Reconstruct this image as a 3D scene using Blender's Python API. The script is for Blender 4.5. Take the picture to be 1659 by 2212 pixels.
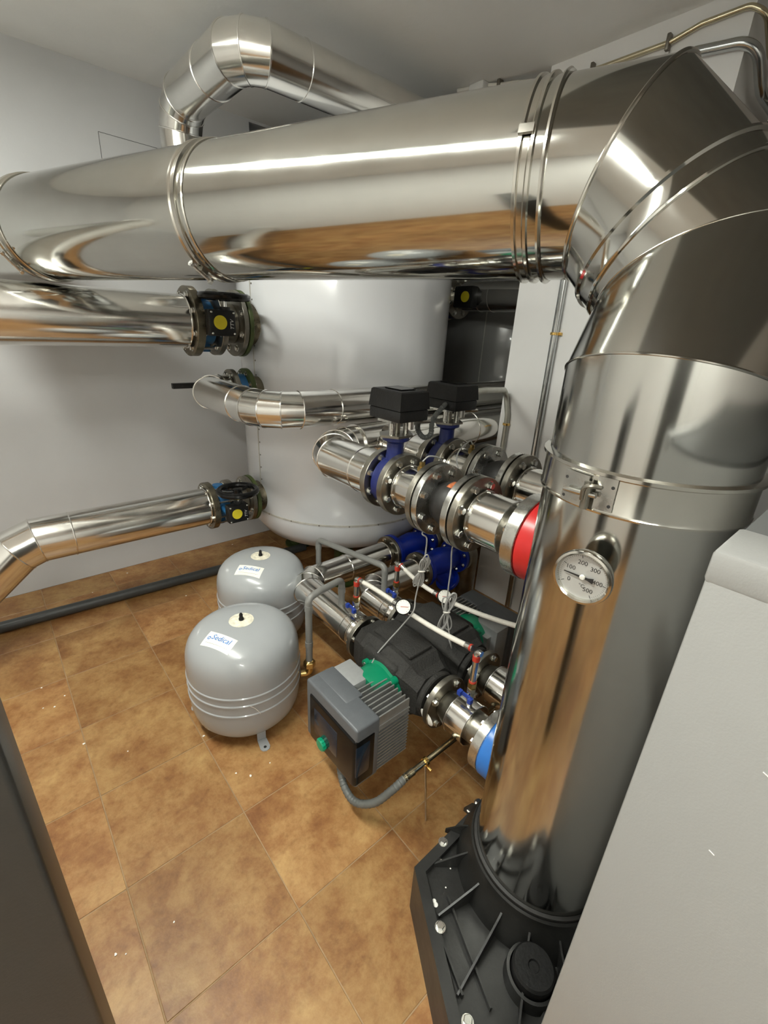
import bpy, bmesh, math, random
from mathutils import Vector, Matrix
random.seed(7)
for o in list(bpy.data.objects): bpy.data.objects.remove(o)
SC = bpy.context.scene
COL = SC.collection
PI = math.pi

# ------------------------------------------------------------------ camera
FPX, CX, CY, HCAM = 973.82, 829.5, 1106.0, 1.44
_a, _b, _c = 0.84007, 0.38814, 0.05456
FWD = Vector((math.cos(_b)*math.cos(_a), math.cos(_b)*math.sin(_a), -math.sin(_b)))
_r = Vector((math.sin(_a), -math.cos(_a), 0)); _u = _r.cross(FWD)
RGT = _r*math.cos(_c) + _u*math.sin(_c); UPV = -_r*math.sin(_c) + _u*math.cos(_c)
EYE = Vector((0, 0, HCAM))
cam = bpy.data.cameras.new('camera'); camo = bpy.data.objects.new('camera', cam); COL.objects.link(camo)
camo.matrix_world = Matrix(((RGT.x, UPV.x, -FWD.x, EYE.x), (RGT.y, UPV.y, -FWD.y, EYE.y), (RGT.z, UPV.z, -FWD.z, EYE.z), (0, 0, 0, 1)))
cam.sensor_fit = 'AUTO'; cam.sensor_width = 36.0; cam.lens = FPX/2212*36.0
cam.clip_start = 0.02; cam.clip_end = 50
SC.camera = camo
def ray(x, y): return RGT*((x-CX)/FPX) - UPV*((y-CY)/FPX) + FWD
def at_x(x, y, X): d = ray(x, y); return EYE + d*(X/d.x)
def at_y(x, y, Y): d = ray(x, y); return EYE + d*(Y/d.y)
def at_z(x, y, Z): d = ray(x, y); return EYE + d*((Z-HCAM)/d.z)

# ------------------------------------------------------------------ world, light, exposure
w = bpy.data.worlds.new('world'); SC.world = w; w.use_nodes = True
w.node_tree.nodes['Background'].inputs[0].default_value = (0.8, 0.85, 0.9, 1)
w.node_tree.nodes['Background'].inputs[1].default_value = 0.02
SC.view_settings.view_transform = 'Standard'; SC.view_settings.look = 'None'
SC.view_settings.gamma = 1.0; SC.view_settings.use_curve_mapping = False
SC.view_settings.exposure = 0.11
TUBE = 100.0            # radiance of the fluorescent luminaires

# ------------------------------------------------------------------ materials
MATS = {}
def _nt(name):
    m = bpy.data.materials.new(name); m.use_nodes = True
    nt = m.node_tree; b = nt.nodes['Principled BSDF']; MATS[name] = m
    return m, nt, b
def L(nt, a, b): nt.links.new(a, b)
def noise(nt, scale, detail=3, rough=0.55, coord='Object', stretch=None):
    tc = nt.nodes.new('ShaderNodeTexCoord'); n = nt.nodes.new('ShaderNodeTexNoise')
    n.inputs['Scale'].default_value = scale; n.inputs['Detail'].default_value = detail; n.inputs['Roughness'].default_value = rough
    if stretch:
        mp = nt.nodes.new('ShaderNodeMapping'); mp.inputs['Scale'].default_value = stretch
        L(nt, tc.outputs[coord], mp.inputs['Vector']); L(nt, mp.outputs['Vector'], n.inputs['Vector'])
    else:
        L(nt, tc.outputs[coord], n.inputs['Vector'])
    return n
def ramp(nt, src, stops):
    r = nt.nodes.new('ShaderNodeValToRGB'); L(nt, src, r.inputs['Fac'])
    e = r.color_ramp.elements
    while len(e) < len(stops): e.new(0.5)
    for k, (p, c) in enumerate(stops): e[k].position = p; e[k].color = (*c, 1)
    return r
def mat(name, col, metal=0.0, rough=0.5, var=0.0, vscale=8, bump=0.0, bscale=40, rvar=0.0, coat=0.0, stretch=None, spec=0.5):
    m, nt, b = _nt(name)
    b.inputs['Base Color'].default_value = (*col, 1); b.inputs['Metallic'].default_value = metal
    b.inputs['Roughness'].default_value = rough; b.inputs['Specular IOR Level'].default_value = spec
    b.inputs['Coat Weight'].default_value = coat
    n = noise(nt, vscale, 4, 0.6, stretch=stretch)
    lo = tuple(max(0, c*(1-var)) for c in col); hi = tuple(min(1, c*(1+var)) for c in col)
    r = ramp(nt, n.outputs['Fac'], [(0.3, lo), (0.7, hi)]); L(nt, r.outputs['Color'], b.inputs['Base Color'])
    if rvar:
        r2 = ramp(nt, n.outputs['Fac'], [(0.3, (rough-rvar,)*3), (0.7, (rough+rvar,)*3)]); L(nt, r2.outputs['Color'], b.inputs['Roughness'])
    if bump:
        n2 = noise(nt, bscale, 3, 0.5, stretch=stretch); bp = nt.nodes.new('ShaderNodeBump')
        bp.inputs['Strength'].default_value = bump; bp.inputs['Distance'].default_value = 0.01
        L(nt, n2.outputs['Fac'], bp.inputs['Height']); L(nt, bp.outputs['Normal'], b.inputs['Normal'])
    return m
mat('stainless', (0.57, 0.57, 0.535), 1, 0.085, 0.04, 6, 0.012, 5, 0.02)
mat('stainless_brushed', (0.52, 0.52, 0.49), 1, 0.13, 0.04, 6, 0.014, 5, 0.02)
mat('stainless_band', (0.60, 0.585, 0.535), 1, 0.14, 0.05, 12, 0.01, 20, 0.03)
mat('cladding', (0.78, 0.77, 0.735), 1, 0.15, 0.04, 10, 0.02, 9, 0.03)
mat('cladding_bead', (0.82, 0.81, 0.78), 1, 0.2, 0.03, 10)
mat('zinc', (0.56, 0.56, 0.53), 1, 0.26, 0.10, 25, 0.05, 60, 0.05)
mat('dull_steel', (0.30, 0.285, 0.245), 1, 0.36, 0.22, 18, 0.08, 60, 0.08)
mat('bronzed_steel', (0.20, 0.178, 0.128), 0.9, 0.3, 0.3, 18, 0.08, 50, 0.08)
mat('bolt_steel', (0.66, 0.66, 0.63), 1, 0.24, 0.08, 30)
mat('conduit_steel', (0.52, 0.54, 0.54), 1, 0.2, 0.08, 20)
mat('conduit_gold', (0.62, 0.56, 0.40), 1, 0.24, 0.1, 20)
mat('conduit_grey', (0.42, 0.42, 0.37), 0.6, 0.35, 0.08, 20)
mat('brass', (0.50, 0.36, 0.14), 1, 0.28, 0.12, 30)
mat('gold_clip', (0.75, 0.52, 0.18), 1, 0.25, 0.1, 30)
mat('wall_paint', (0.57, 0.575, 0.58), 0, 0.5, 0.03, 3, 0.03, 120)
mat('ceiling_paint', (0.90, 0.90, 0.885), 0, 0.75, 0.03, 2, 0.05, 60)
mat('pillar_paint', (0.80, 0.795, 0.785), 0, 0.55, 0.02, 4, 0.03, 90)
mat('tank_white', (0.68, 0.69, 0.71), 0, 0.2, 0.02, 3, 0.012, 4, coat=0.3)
mat('tank_shaded', (0.27, 0.27, 0.26), 0, 0.18, 0.05, 3, 0.01, 5, coat=0.3)  # white tank coat darkened to grey, recess shade put into the colour
mat('tank_seam', (0.46, 0.44, 0.40), 0, 0.45, 0.15, 30)
mat('tank_green', (0.035, 0.055, 0.012), 0, 0.45, 0.2, 20)
mat('rivet', (0.22, 0.2, 0.17), 0.8, 0.4, 0.1, 30)
mat('vessel_grey', (0.335, 0.35, 0.36), 0, 0.24, 0.03, 5, 0.01, 60, coat=0.25)
mat('paper_white', (0.80, 0.79, 0.72), 0, 0.5, 0.1, 40)
mat('paper_worn', (0.72, 0.68, 0.55), 0, 0.5, 0.3, 60)
mat('label_blue', (0.03, 0.20, 0.58), 0, 0.5, 0.05, 30)
mat('black_plastic', (0.010, 0.010, 0.010), 0, 0.46, 0.2, 30, 0.1, 120, spec=0.3)
mat('black_satin', (0.014, 0.014, 0.013), 0, 0.42, 0.25, 12, 0.05, 80, 0.05)
mat('black_gloss', (0.006, 0.006, 0.006), 0, 0.2, 0.1, 20, spec=0.22)
mat('foam_black', (0.018, 0.017, 0.015), 0, 0.75, 0.35, 14, 0.35, 160)
mat('rubber', (0.018, 0.017, 0.016), 0, 0.55, 0.2, 30, 0.1, 60)
mat('pump_green', (0.0, 0.20, 0.095), 0, 0.32, 0.06, 20)
mat('knob_green', (0.0, 0.26, 0.13), 0, 0.3, 0.05, 20)
mat('module_dark', (0.095, 0.103, 0.112), 0, 0.42, 0.05, 60, 0.05, 300)
mat('module_light', (0.36, 0.37, 0.37), 0.3, 0.45, 0.05, 60, 0.05, 300)
mat('fin_alu', (0.40, 0.40, 0.39), 0.75, 0.42, 0.08, 40)
mat('screen', (0.013, 0.021, 0.034), 0, 0.12, 0.1, 20, spec=0.35)
mat('valve_blue', (0.009, 0.016, 0.10), 0, 0.38, 0.15, 20, 0.1, 60)
mat('strainer_blue', (0.004, 0.024, 0.32), 0, 0.3, 0.15, 20, 0.1, 60)
mat('valve_skyblue', (0.022, 0.12, 0.28), 0, 0.4, 0.1, 20)
mat('flange_blue', (0.03, 0.18, 0.58), 0, 0.3, 0.05, 20)
mat('flange_red', (0.48, 0.02, 0.02), 0, 0.3, 0.1, 20)
mat('green_gasket', (0.055, 0.075, 0.02), 0, 0.5, 0.2, 20)
mat('yellow', (0.62, 0.52, 0.02), 0, 0.4, 0.05, 20)
mat('marking_white', (0.7, 0.7, 0.68), 0, 0.5, 0.05, 20)
mat('marking_black', (0.02, 0.02, 0.02), 0, 0.5, 0.1, 20)
mat('pipe_grey', (0.175, 0.175, 0.165), 0, 0.4, 0.08, 20)
mat('pipe_dark', (0.052, 0.056, 0.056), 0, 0.4, 0.15, 12)
mat('flex_grey', (0.10, 0.105, 0.10), 0, 0.5, 0.1, 30)
mat('cable_grey', (0.30, 0.30, 0.29), 0, 0.4, 0.05, 30)
mat('cable_white', (0.68, 0.66, 0.60), 0, 0.45, 0.05, 30)
mat('hose_white', (0.66, 0.635, 0.57), 0, 0.45, 0.06, 90, 0.25, 260)
mat('red_plastic', (0.42, 0.035, 0.02), 0, 0.4, 0.1, 30)
mat('sticker_orange', (0.42, 0.13, 0.05), 0, 0.5, 0.5, 60)
mat('handle_blue', (0.02, 0.05, 0.30), 0, 0.35, 0.1, 30)
mat('boiler_grey', (0.29, 0.29, 0.282), 0, 0.42, 0.015, 5, 0.04, 400)
mat('boiler_top', (0.10, 0.102, 0.10), 0, 0.6, 0.03, 8, 0.04, 300, spec=0.2)
mat('cabinet_dark', (0.045, 0.045, 0.042), 0, 0.38, 0.05, 8, 0.04, 300)
mat('reflection_dark', (0.21, 0.205, 0.19), 0, 0.5, 0.1, 10)  # dark tone for the added box that the flue elbow mirrors
mat('dial_silver', (0.50, 0.50, 0.48), 0.3, 0.35, 0.03, 30)
mat('gauge_white', (0.75, 0.74, 0.68), 0, 0.4, 0.03, 30)
mat('grout', (0.31, 0.205, 0.11), 0, 0.8, 0.2, 20)
mat('flake', (0.85, 0.83, 0.78), 0, 0.6, 0.05, 40)
mat('pencil', (0.08, 0.08, 0.08), 0, 0.8, 0.2, 40)
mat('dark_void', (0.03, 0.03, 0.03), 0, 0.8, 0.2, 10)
mat('lamp_body', (0.75, 0.75, 0.73), 0, 0.4, 0.02, 10)
def glass_mat():
    m, nt, b = _nt('gauge_glass'); b.inputs['Base Color'].default_value = (1, 1, 1, 1)
    b.inputs['Transmission Weight'].default_value = 1; b.inputs['Roughness'].default_value = 0.0; b.inputs['IOR'].default_value = 1.1
glass_mat()
def tube_mat():
    m, nt, b = _nt('lamp_tube'); b.inputs['Base Color'].default_value = (1, 1, 1, 1)
    b.inputs['Emission Color'].default_value = (0.985, 1.0, 0.915, 1); b.inputs['Emission Strength'].default_value = TUBE
tube_mat()
def tile_mat():
    m, nt, b = _nt('floor_tile')
    tc = nt.nodes.new('ShaderNodeTexCoord'); oi = nt.nodes.new('ShaderNodeObjectInfo')
    mul = nt.nodes.new('ShaderNodeMath'); mul.operation = 'MULTIPLY'; mul.inputs[1].default_value = 37.0
    L(nt, oi.outputs['Random'], mul.inputs[0])
    ad = nt.nodes.new('ShaderNodeVectorMath'); ad.operation = 'ADD'
    L(nt, tc.outputs['Object'], ad.inputs[0]); L(nt, mul.outputs[0], ad.inputs[1])
    def nz(sc, det, ro, dist=0.0):
        n = nt.nodes.new('ShaderNodeTexNoise'); n.inputs['Scale'].default_value = sc; n.inputs['Detail'].default_value = det
        n.inputs['Roughness'].default_value = ro; n.inputs['Distortion'].default_value = dist
        L(nt, ad.outputs[0], n.inputs['Vector']); return n
    n1 = nz(6.5, 10, 0.74, 0.12); n2 = nz(46, 4, 0.6)
    r1 = ramp(nt, n1.outputs['Fac'], [(0.32, (0.185, 0.076, 0.024)), (0.45, (0.265, 0.128, 0.043)), (0.54, (0.335, 0.185, 0.068)), (0.68, (0.43, 0.27, 0.106))])
    r2 = ramp(nt, n2.outputs['Fac'], [(0.25, (0.70, 0.66, 0.62)), (0.5, (1, 1, 1)), (0.8, (1.0, 1.0, 1.0))])
    mx = nt.nodes.new('ShaderNodeMix'); mx.data_type = 'RGBA'; mx.blend_type = 'MULTIPLY'; mx.inputs['Factor'].default_value = 0.7
    L(nt, r1.outputs['Color'], mx.inputs['A']); L(nt, r2.outputs['Color'], mx.inputs['B'])
    rt = ramp(nt, oi.outputs['Random'], [(0.0, (0.86, 0.84, 0.82)), (0.5, (1.0, 1.0, 1.0)), (1.0, (1.08, 1.03, 1.05))])
    mx2 = nt.nodes.new('ShaderNodeMix'); mx2.data_type = 'RGBA'; mx2.blend_type = 'MULTIPLY'; mx2.inputs['Factor'].default_value = 1.0
    L(nt, mx.outputs['Result'], mx2.inputs['A']); L(nt, rt.outputs['Color'], mx2.inputs['B'])
    L(nt, mx2.outputs['Result'], b.inputs['Base Color'])
    b.inputs['Roughness'].default_value = 0.42; b.inputs['Specular IOR Level'].default_value = 0.4
    bp = nt.nodes.new('ShaderNodeBump'); bp.inputs['Strength'].default_value = 0.12; bp.inputs['Distance'].default_value = 0.004
    L(nt, n2.outputs['Fac'], bp.inputs['Height']); L(nt, bp.outputs['Normal'], b.inputs['Normal'])
tile_mat()

# ------------------------------------------------------------------ mesh helpers
def frame(d):
    d = Vector(d).normalized()
    h = Vector((0, 0, 1)) if abs(d.z) < 0.9 else Vector((1, 0, 0))
    e1 = h.cross(d).normalized(); e2 = d.cross(e1).normalized()
    return e1, e2, d
class MB:
    def __init__(s): s.v = []; s.f = []
    def add(s, vs, fs):
        o = len(s.v); s.v += [Vector(x) for x in vs]; s.f += [tuple(i+o for i in q) for q in fs]; return s
    def box(s, lo, hi):
        x0, y0, z0 = lo; x1, y1, z1 = hi
        v = [(x0,y0,z0),(x1,y0,z0),(x1,y1,z0),(x0,y1,z0),(x0,y0,z1),(x1,y0,z1),(x1,y1,z1),(x0,y1,z1)]
        return s.add(v, [(3,2,1,0),(4,5,6,7),(0,1,5,4),(1,2,6,5),(2,3,7,6),(3,0,4,7)])
    def obox(s, c, ex, ey, ez, sx, sy, sz):
        c = Vector(c); ex, ey, ez = Vector(ex)*sx/2, Vector(ey)*sy/2, Vector(ez)*sz/2
        v = [c + ex*i + ey*j + ez*k for k in (-1, 1) for j in (-1, 1) for i in (-1, 1)]
        return s.add(v, [(2,3,1,0),(4,5,7,6),(0,1,5,4),(3,2,6,7),(1,3,7,5),(2,0,4,6)])
    def rbox(s, lo, hi, r=0.01, seg=3):
        bm = bmesh.new(); bmesh.ops.create_cube(bm, size=1)
        for v in bm.verts:
            v.co = Vector([lo[k] + (v.co[k]+0.5)*(hi[k]-lo[k]) for k in range(3)])
        bmesh.ops.bevel(bm, geom=list(bm.edges), offset=r, segments=seg, profile=0.5, affect='EDGES')
        bm.verts.index_update()
        s.add([v.co.copy() for v in bm.verts], [tuple(v.index for v in f.verts) for f in bm.faces]); bm.free(); return s
    def lathe(s, prof, c, axis, n=48, loop=False):
        e1, e2, d = frame(axis); c = Vector(c); vs = []; rings = []
        for r, h in prof:
            if r < 1e-6: rings.append([len(vs)]); vs.append(c + d*h)
            else:
                rings.append(list(range(len(vs), len(vs)+n)))
                vs += [c + d*h + (e1*math.cos(2*PI*i/n) + e2*math.sin(2*PI*i/n))*r for i in range(n)]
        fs = []; m = len(rings)
        for k in range(m if loop else m-1):
            A, B = rings[k], rings[(k+1) % m]
            for i in range(n):
                j = (i+1) % n
                if len(A) == 1 and len(B) == 1: continue
                if len(A) == 1: fs.append((A[0], B[j], B[i]))
                elif len(B) == 1: fs.append((A[i], A[j], B[0]))
                else: fs.append((A[i], A[j], B[j], B[i]))
        return s.add(vs, fs)
    def cyl(s, p0, p1, r, n=32, r2=None):
        p0 = Vector(p0); d = Vector(p1)-p0; h = d.length
        return s.lathe([(0, 0), (r, 0), (r if r2 is None else r2, h), (0, h)], p0, d, n)
    def tube(s, path, r, n=12, closed=False, cap=True):
        P = [Vector(p) for p in path]; m = len(P)
        T = []
        for i in range(m):
            a = P[(i-1) % m] if (closed or i > 0) else P[i]; b = P[(i+1) % m] if (closed or i < m-1) else P[i]
            T.append((b-a).normalized())
        e1, e2, _ = frame(T[0]); vs = []
        for i in range(m):
            if i: 
                e1 = (e1 - T[i]*e1.dot(T[i])).normalized(); e2 = T[i].cross(e1).normalized()
            rr = r[i] if isinstance(r, (list, tuple)) else r
            vs += [P[i] + (e1*math.cos(2*PI*k/n) + e2*math.sin(2*PI*k/n))*rr for k in range(n)]
        fs = []
        for i in range(m if closed else m-1):
            A = i*n; B = ((i+1) % m)*n; off = 0
            if closed and i == m-1:
                best = min(range(n), key=lambda q: (vs[q]-vs[A]).length); off = best
            for k in range(n):
                j = (k+1) % n
                fs.append((A+k, A+j, B+(j+off) % n, B+(k+off) % n))
        if cap and not closed:
            fs.append(tuple(range(n-1, -1, -1))); fs.append(tuple((m-1)*n+k for k in range(n)))
        return s.add(vs, fs)
    def prism(s, poly, c, ex, ey, ez, h):
        c = Vector(c); ex, ey, ez = Vector(ex), Vector(ey), Vector(ez); n = len(poly)
        vs = [c + ex*x + ey*y for x, y in poly] + [c + ex*x + ey*y + ez*h for x, y in poly]
        return s.add(vs, [tuple(range(n-1, -1, -1)), tuple(range(n, 2*n))] + [(i, (i+1) % n, n+(i+1) % n, n+i) for i in range(n)])
def build_mesh(mb, mname, off, smooth=32):
    me = bpy.data.meshes.new('m'); me.from_pydata([tuple(v-off) for v in mb.v], [], mb.f); me.update()
    bm = bmesh.new(); bm.from_mesh(me); bmesh.ops.recalc_face_normals(bm, faces=bm.faces); bm.to_mesh(me); bm.free()
    if smooth:
        me.shade_smooth(); me.set_sharp_from_angle(angle=math.radians(smooth))
    me.materials.append(MATS[mname]); return me
ROOT = {}
def thing(name, label, cat, loc, group=None, kind=None):
    o = bpy.data.objects.new(name, None); COL.objects.link(o); o.location = loc; o.empty_display_size = 0.05
    o['label'] = label
    if cat: o['category'] = cat
    if group: o['group'] = group
    if kind: o['kind'] = kind
    ROOT[o] = Vector(loc); return o
def part(name, mb, mname, parent, label=None, smooth=32):
    me = build_mesh(mb, mname, ROOT[parent], smooth); o = bpy.data.objects.new(name, me); COL.objects.link(o)
    o.parent = parent; ROOT[o] = ROOT[parent]
    if label: o['label'] = label
    return o
def solo(name, mb, mname, label, cat, group=None, smooth=32, kind=None):
    xs = [v.x for v in mb.v]; ys = [v.y for v in mb.v]; zs = [v.z for v in mb.v]
    c = Vector(((min(xs)+max(xs))/2, (min(ys)+max(ys))/2, min(zs)))
    o = bpy.data.objects.new(name, build_mesh(mb, mname, c, smooth)); COL.objects.link(o); o.location = c
    if label: o['label'] = label
    if cat: o['category'] = cat
    if group: o['group'] = group
    if kind: o['kind'] = kind
    ROOT[o] = c; return o
def inst(name, me, M, parent):
    o = bpy.data.objects.new(name, me); COL.objects.link(o); o.parent = parent
    o.matrix_local = Matrix.Translation(-ROOT[parent]) @ M; ROOT[o] = ROOT[parent]; return o
def basis(c, axis, sc=1.0, roll=0.0):
    e1, e2, d = frame(axis)
    f1 = e1*math.cos(roll) + e2*math.sin(roll); f2 = -e1*math.sin(roll) + e2*math.cos(roll)
    return Matrix(((f1.x*sc, f2.x*sc, d.x*sc, c[0]), (f1.y*sc, f2.y*sc, d.y*sc, c[1]), (f1.z*sc, f2.z*sc, d.z*sc, c[2]), (0, 0, 0, 1)))
_b0 = MB().lathe([(0, -0.004), (1.35, -0.004), (1.35, 0.12), (0, 0.12)], (0, 0, 0), (0, 0, 1), 12)
_b0.lathe([(0, 0.12), (1, 0.12), (1, 0.85), (0.85, 1.0), (0, 1.0)], (0, 0, 0), (0, 0, 1), 6)
BOLT = {k: build_mesh(_b0, k, Vector(), 25) for k in ('bolt_steel', 'dull_steel', 'rivet')}
_s0 = MB().lathe([(0, 0), (1, 0), (0.9, 0.45), (0.5, 0.7), (0, 0.75)], (0, 0, 0), (0, 0, 1), 10)
SCREW = {k: build_mesh(_s0, k, Vector(), 40) for k in ('bolt_steel', 'rivet', 'dull_steel')}
def ring_prof(R, rb, t, ch=0.0015):
    return [(rb, 0), (R-ch, 0), (R, ch), (R, t-ch), (R-ch, t), (rb, t)]
def flange(parent, c, axis, R, t, m='zinc', rb=0.045, nb=8, br=0.0095, side='both', phase=0.39, bm='bolt_steel', name='flange', bc=0.80, studs=None):
    c = Vector(c); d = Vector(axis).normalized(); e1, e2, _ = frame(d)
    f = part(name, MB().lathe(ring_prof(R, rb, t), c - d*t/2, d, 56, True), m, parent)
    for k in range(nb):
        a = phase + 2*PI*k/nb; q = c + (e1*math.cos(a) + e2*math.sin(a))*R*bc
        if side in ('both', 'a'): inst('bolt', BOLT[bm], basis(q + d*t/2, d, br, k), f)
        if side in ('both', 'b'): inst('bolt', BOLT[bm], basis(q - d*t/2, -d, br, k), f)
    if studs:
        for k in range(nb):
            a = phase + 2*PI*k/nb; q = c + (e1*math.cos(a) + e2*math.sin(a))*R*bc
            part('stud', MB().cyl(q, q + d*studs, br*0.55, 8), 'bolt_steel', f)
    return f
def arc_pts(corner, din, dout, rad, n):
    """vertices of a lobster-back elbow: n mitres"""
    corner = Vector(corner); din = Vector(din).normalized(); dout = Vector(dout).normalized()
    th = math.acos(max(-1, min(1, din.dot(dout)))); tl = rad*math.tan(th/2)
    s = corner - din*tl; nrm = (dout - din*din.dot(dout)).normalized(); cen = s + nrm*rad
    out = []
    for i in range(n):
        a = (i+0.5)*th/n; rr = rad/math.cos(th/(2*n))
        out.append(cen + (-nrm*math.cos(a) + din*math.sin(a))*rr)
    return out
def mitre_rings(pts, R, n=64):
    P = [Vector(p) for p in pts]; m = len(P); D = [(P[i+1]-P[i]).normalized() for i in range(m-1)]
    e1, e2, _ = frame(D[0]); base = [e1*math.cos(2*PI*k/n) + e2*math.sin(2*PI*k/n) for k in range(n)]
    rings = []
    off = [b*R for b in base]
    rings.append([P[0]+o for o in off])
    for i in range(1, m):
        nn = D[i-1] if i == m-1 else (D[i-1]+D[i]).normalized()
        prev = rings[-1]; d = D[i-1]
        rings.append([q + d*((P[i]-q).dot(nn)/d.dot(nn)) for q in prev])
    return rings
def mitre_pipe(parent, pts, R, m='cladding', name='cladding_section', bead='cladding_bead', br=0.0028, n=64, beads=None, ends=True):
    rings = mitre_rings(pts, R, n)
    for i in range(len(rings)-1):
        b = MB(); vs = rings[i]+rings[i+1]
        b.add(vs, [(k, (k+1) % n, n+(k+1) % n, n+k) for k in range(n)])
        if i == 0 and ends: b.add(rings[0], [tuple(range(n-1, -1, -1))])
        if i == len(rings)-2 and ends: b.add(rings[-1], [tuple(range(n))])
        part(name, b, m, parent)
    for i in range(1, len(rings)-1):
        if beads is None or i in beads:
            part('seam_bead', MB().tube(rings[i], br, 6, True), bead, parent)
    return rings
def bead_ring(parent, c, axis, R, br=0.003, m='cladding_bead', name='seam_bead'):
    e1, e2, d = frame(axis); c = Vector(c)
    return part(name, MB().tube([c + (e1*math.cos(2*PI*k/64)+e2*math.sin(2*PI*k/64))*R for k in range(64)], br, 6, True), m, parent)
def fillet(pts, r, n=8):
    P = [Vector(p) for p in pts]; out = [P[0]]
    for i in range(1, len(P)-1):
        a = (P[i]-P[i-1]); b = (P[i+1]-P[i]); la, lb = a.length, b.length; a.normalize(); b.normalize()
        th = math.acos(max(-1, min(1, a.dot(b))))
        if th < 0.02: out.append(P[i]); continue
        rr = r; tl = rr*math.tan(th/2); mx = min(la, lb)*0.48
        if tl > mx: tl = mx; rr = tl/math.tan(th/2)
        s = P[i]-a*tl; nn = (b - a*a.dot(b)).normalized(); cen = s + nn*rr
        for k in range(n+1):
            t = th*k/n; out.append(cen + (-nn*math.cos(t)+a*math.sin(t))*rr)
    out.append(P[-1]); return out
def catmull(pts, n=10):
    P = [Vector(p) for p in pts]; P = [P[0]*2-P[1]] + P + [P[-1]*2-P[-2]]; out = []
    for i in range(1, len(P)-2):
        for k in range(n):
            t = k/n; a, b, c, d = P[i-1], P[i], P[i+1], P[i+2]
            out.append(0.5*((2*b) + (c-a)*t + (2*a-5*b+4*c-d)*t*t + (3*b-a-3*c+d)*t**3))
    out.append(P[-2]); return out
def text_geo(txt, size, align='CENTER'):
    cu = bpy.data.curves.new('t', 'FONT'); cu.body = txt; cu.size = size; cu.align_x = align; cu.align_y = 'CENTER'; cu.resolution_u = 3
    o = bpy.data.objects.new('t', cu); COL.objects.link(o); dg = bpy.context.evaluated_depsgraph_get()
    me = bpy.data.meshes.new_from_object(o.evaluated_get(dg)); vs = [v.co.copy() for v in me.vertices]; fs = [tuple(p.vertices) for p in me.polygons]
    bpy.data.objects.remove(o); bpy.data.curves.remove(cu); bpy.data.meshes.remove(me); return vs, fs
def text_on(txt, size, c, ex, ey, shear=0.0):
    vs, fs = text_geo(txt, size); c = Vector(c); ex = Vector(ex); ey = Vector(ey)
    return MB().add([c + ex*(v.x+shear*v.y) + ey*v.y for v in vs], fs)
def v3_(*a): return Vector(a)
XA, YA, ZA = Vector((1, 0, 0)), Vector((0, 1, 0)), Vector((0, 0, 1))

# ================================================================== THE SETTING
YW, ZC = 2.83, 2.445
X0R, X1R, Y0R = -1.7, 3.9, -2.0
fl = solo('floor', MB().box((X0R, Y0R, -0.12), (X1R, YW, -0.0013)), 'grout', 'floor of square brown mottled ceramic tiles with sandy joints', None, kind='structure')
T = 0.333
_t = MB().rbox((-T/2+0.0016, -T/2+0.0016, -0.012), (T/2-0.0016, T/2-0.0016, 0.0), 0.0008, 1)
TILE = build_mesh(_t, 'floor_tile', Vector(), 0)
ix0 = math.floor((X0R-0.012)/T); iy0 = math.floor((Y0R-0.637)/T)
for i in range(ix0, 12):
    for j in range(iy0, 7):
        cx, cy = 0.012+(i+0.5)*T, 0.637+(j+0.5)*T
        if cx+T/2 > X1R+0.01 or cy+T/2 > YW+0.14 or cx-T/2 < X0R-0.01 or cy-T/2 < Y0R-0.01: continue
        if cy+T/2 > YW: continue
        rz = random.randrange(4)*PI/2
        inst('tile', TILE, Matrix.Translation((cx, cy, random.uniform(-0.0003, 0.0003))) @ Matrix.Rotation(rz, 4, 'Z'), fl)
# the cut tiles of the last row along the wall
_yl = 0.637 + T*math.floor((YW-0.637)/T)
_t2 = MB().rbox((-T/2+0.0016, 0.0016, -0.012), (T/2-0.0016, YW-_yl-0.001, 0.0), 0.0012, 1)
TILE2 = build_mesh(_t2, 'floor_tile', Vector(), 0)
for i in range(ix0, 12):
    cx = 0.012+(i+0.5)*T
    if cx+T/2 > X1R+0.01 or cx-T/2 < X0R-0.01: continue
    inst('tile', TILE2, Matrix.Translation((cx, _yl, 0)), fl)
solo('ceiling', MB().box((X0R, Y0R, ZC), (X1R, YW+0.2, ZC+0.1)), 'ceiling_paint', 'matt off-white painted ceiling', None, kind='structure')
# left wall with a dark unpainted opening high up behind the ceiling pipe
vx0, vx1, vz0, vz1 = 1.40, 1.95, 2.10, 2.432
wl = thing('wall_left', 'light grey painted wall behind the white buffer tank', None, (0, YW, 0), kind='structure')
b = MB(); b.box((X0R, YW, 0), (vx0, YW+0.15, ZC)); b.box((vx1, YW, 0), (X1R, YW+0.15, ZC))
b.box((vx0, YW, 0), (vx1, YW+0.15, vz0)); b.box((vx0, YW, vz1), (vx1, YW+0.15, ZC))
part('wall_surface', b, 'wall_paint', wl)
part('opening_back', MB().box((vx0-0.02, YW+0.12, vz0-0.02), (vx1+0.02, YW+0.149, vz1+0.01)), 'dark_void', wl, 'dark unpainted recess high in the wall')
p1, p2, p3 = at_y(212, 284, YW), at_y(342, 321, YW), at_y(222, 356, YW)
for a, c in ((p1, p2), (p1, p3)):
    part('pencil_line', MB().tube([a, a*0.5+c*0.5, c], 0.0013, 5), 'pencil', wl, 'thin pencil line drawn on the wall')
_j = [at_y(x, y, YW) for x, y in ((15, 1297), (90, 1268), (170, 1240), (260, 1214), (336, 1192))]
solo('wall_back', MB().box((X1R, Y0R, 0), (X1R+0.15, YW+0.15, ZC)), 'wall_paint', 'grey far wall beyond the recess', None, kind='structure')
solo('wall_right', MB().box((X0R, Y0R-0.15, 0), (X1R, Y0R, ZC)), 'pillar_paint', 'white painted wall behind the boiler', None, kind='structure')
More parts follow.
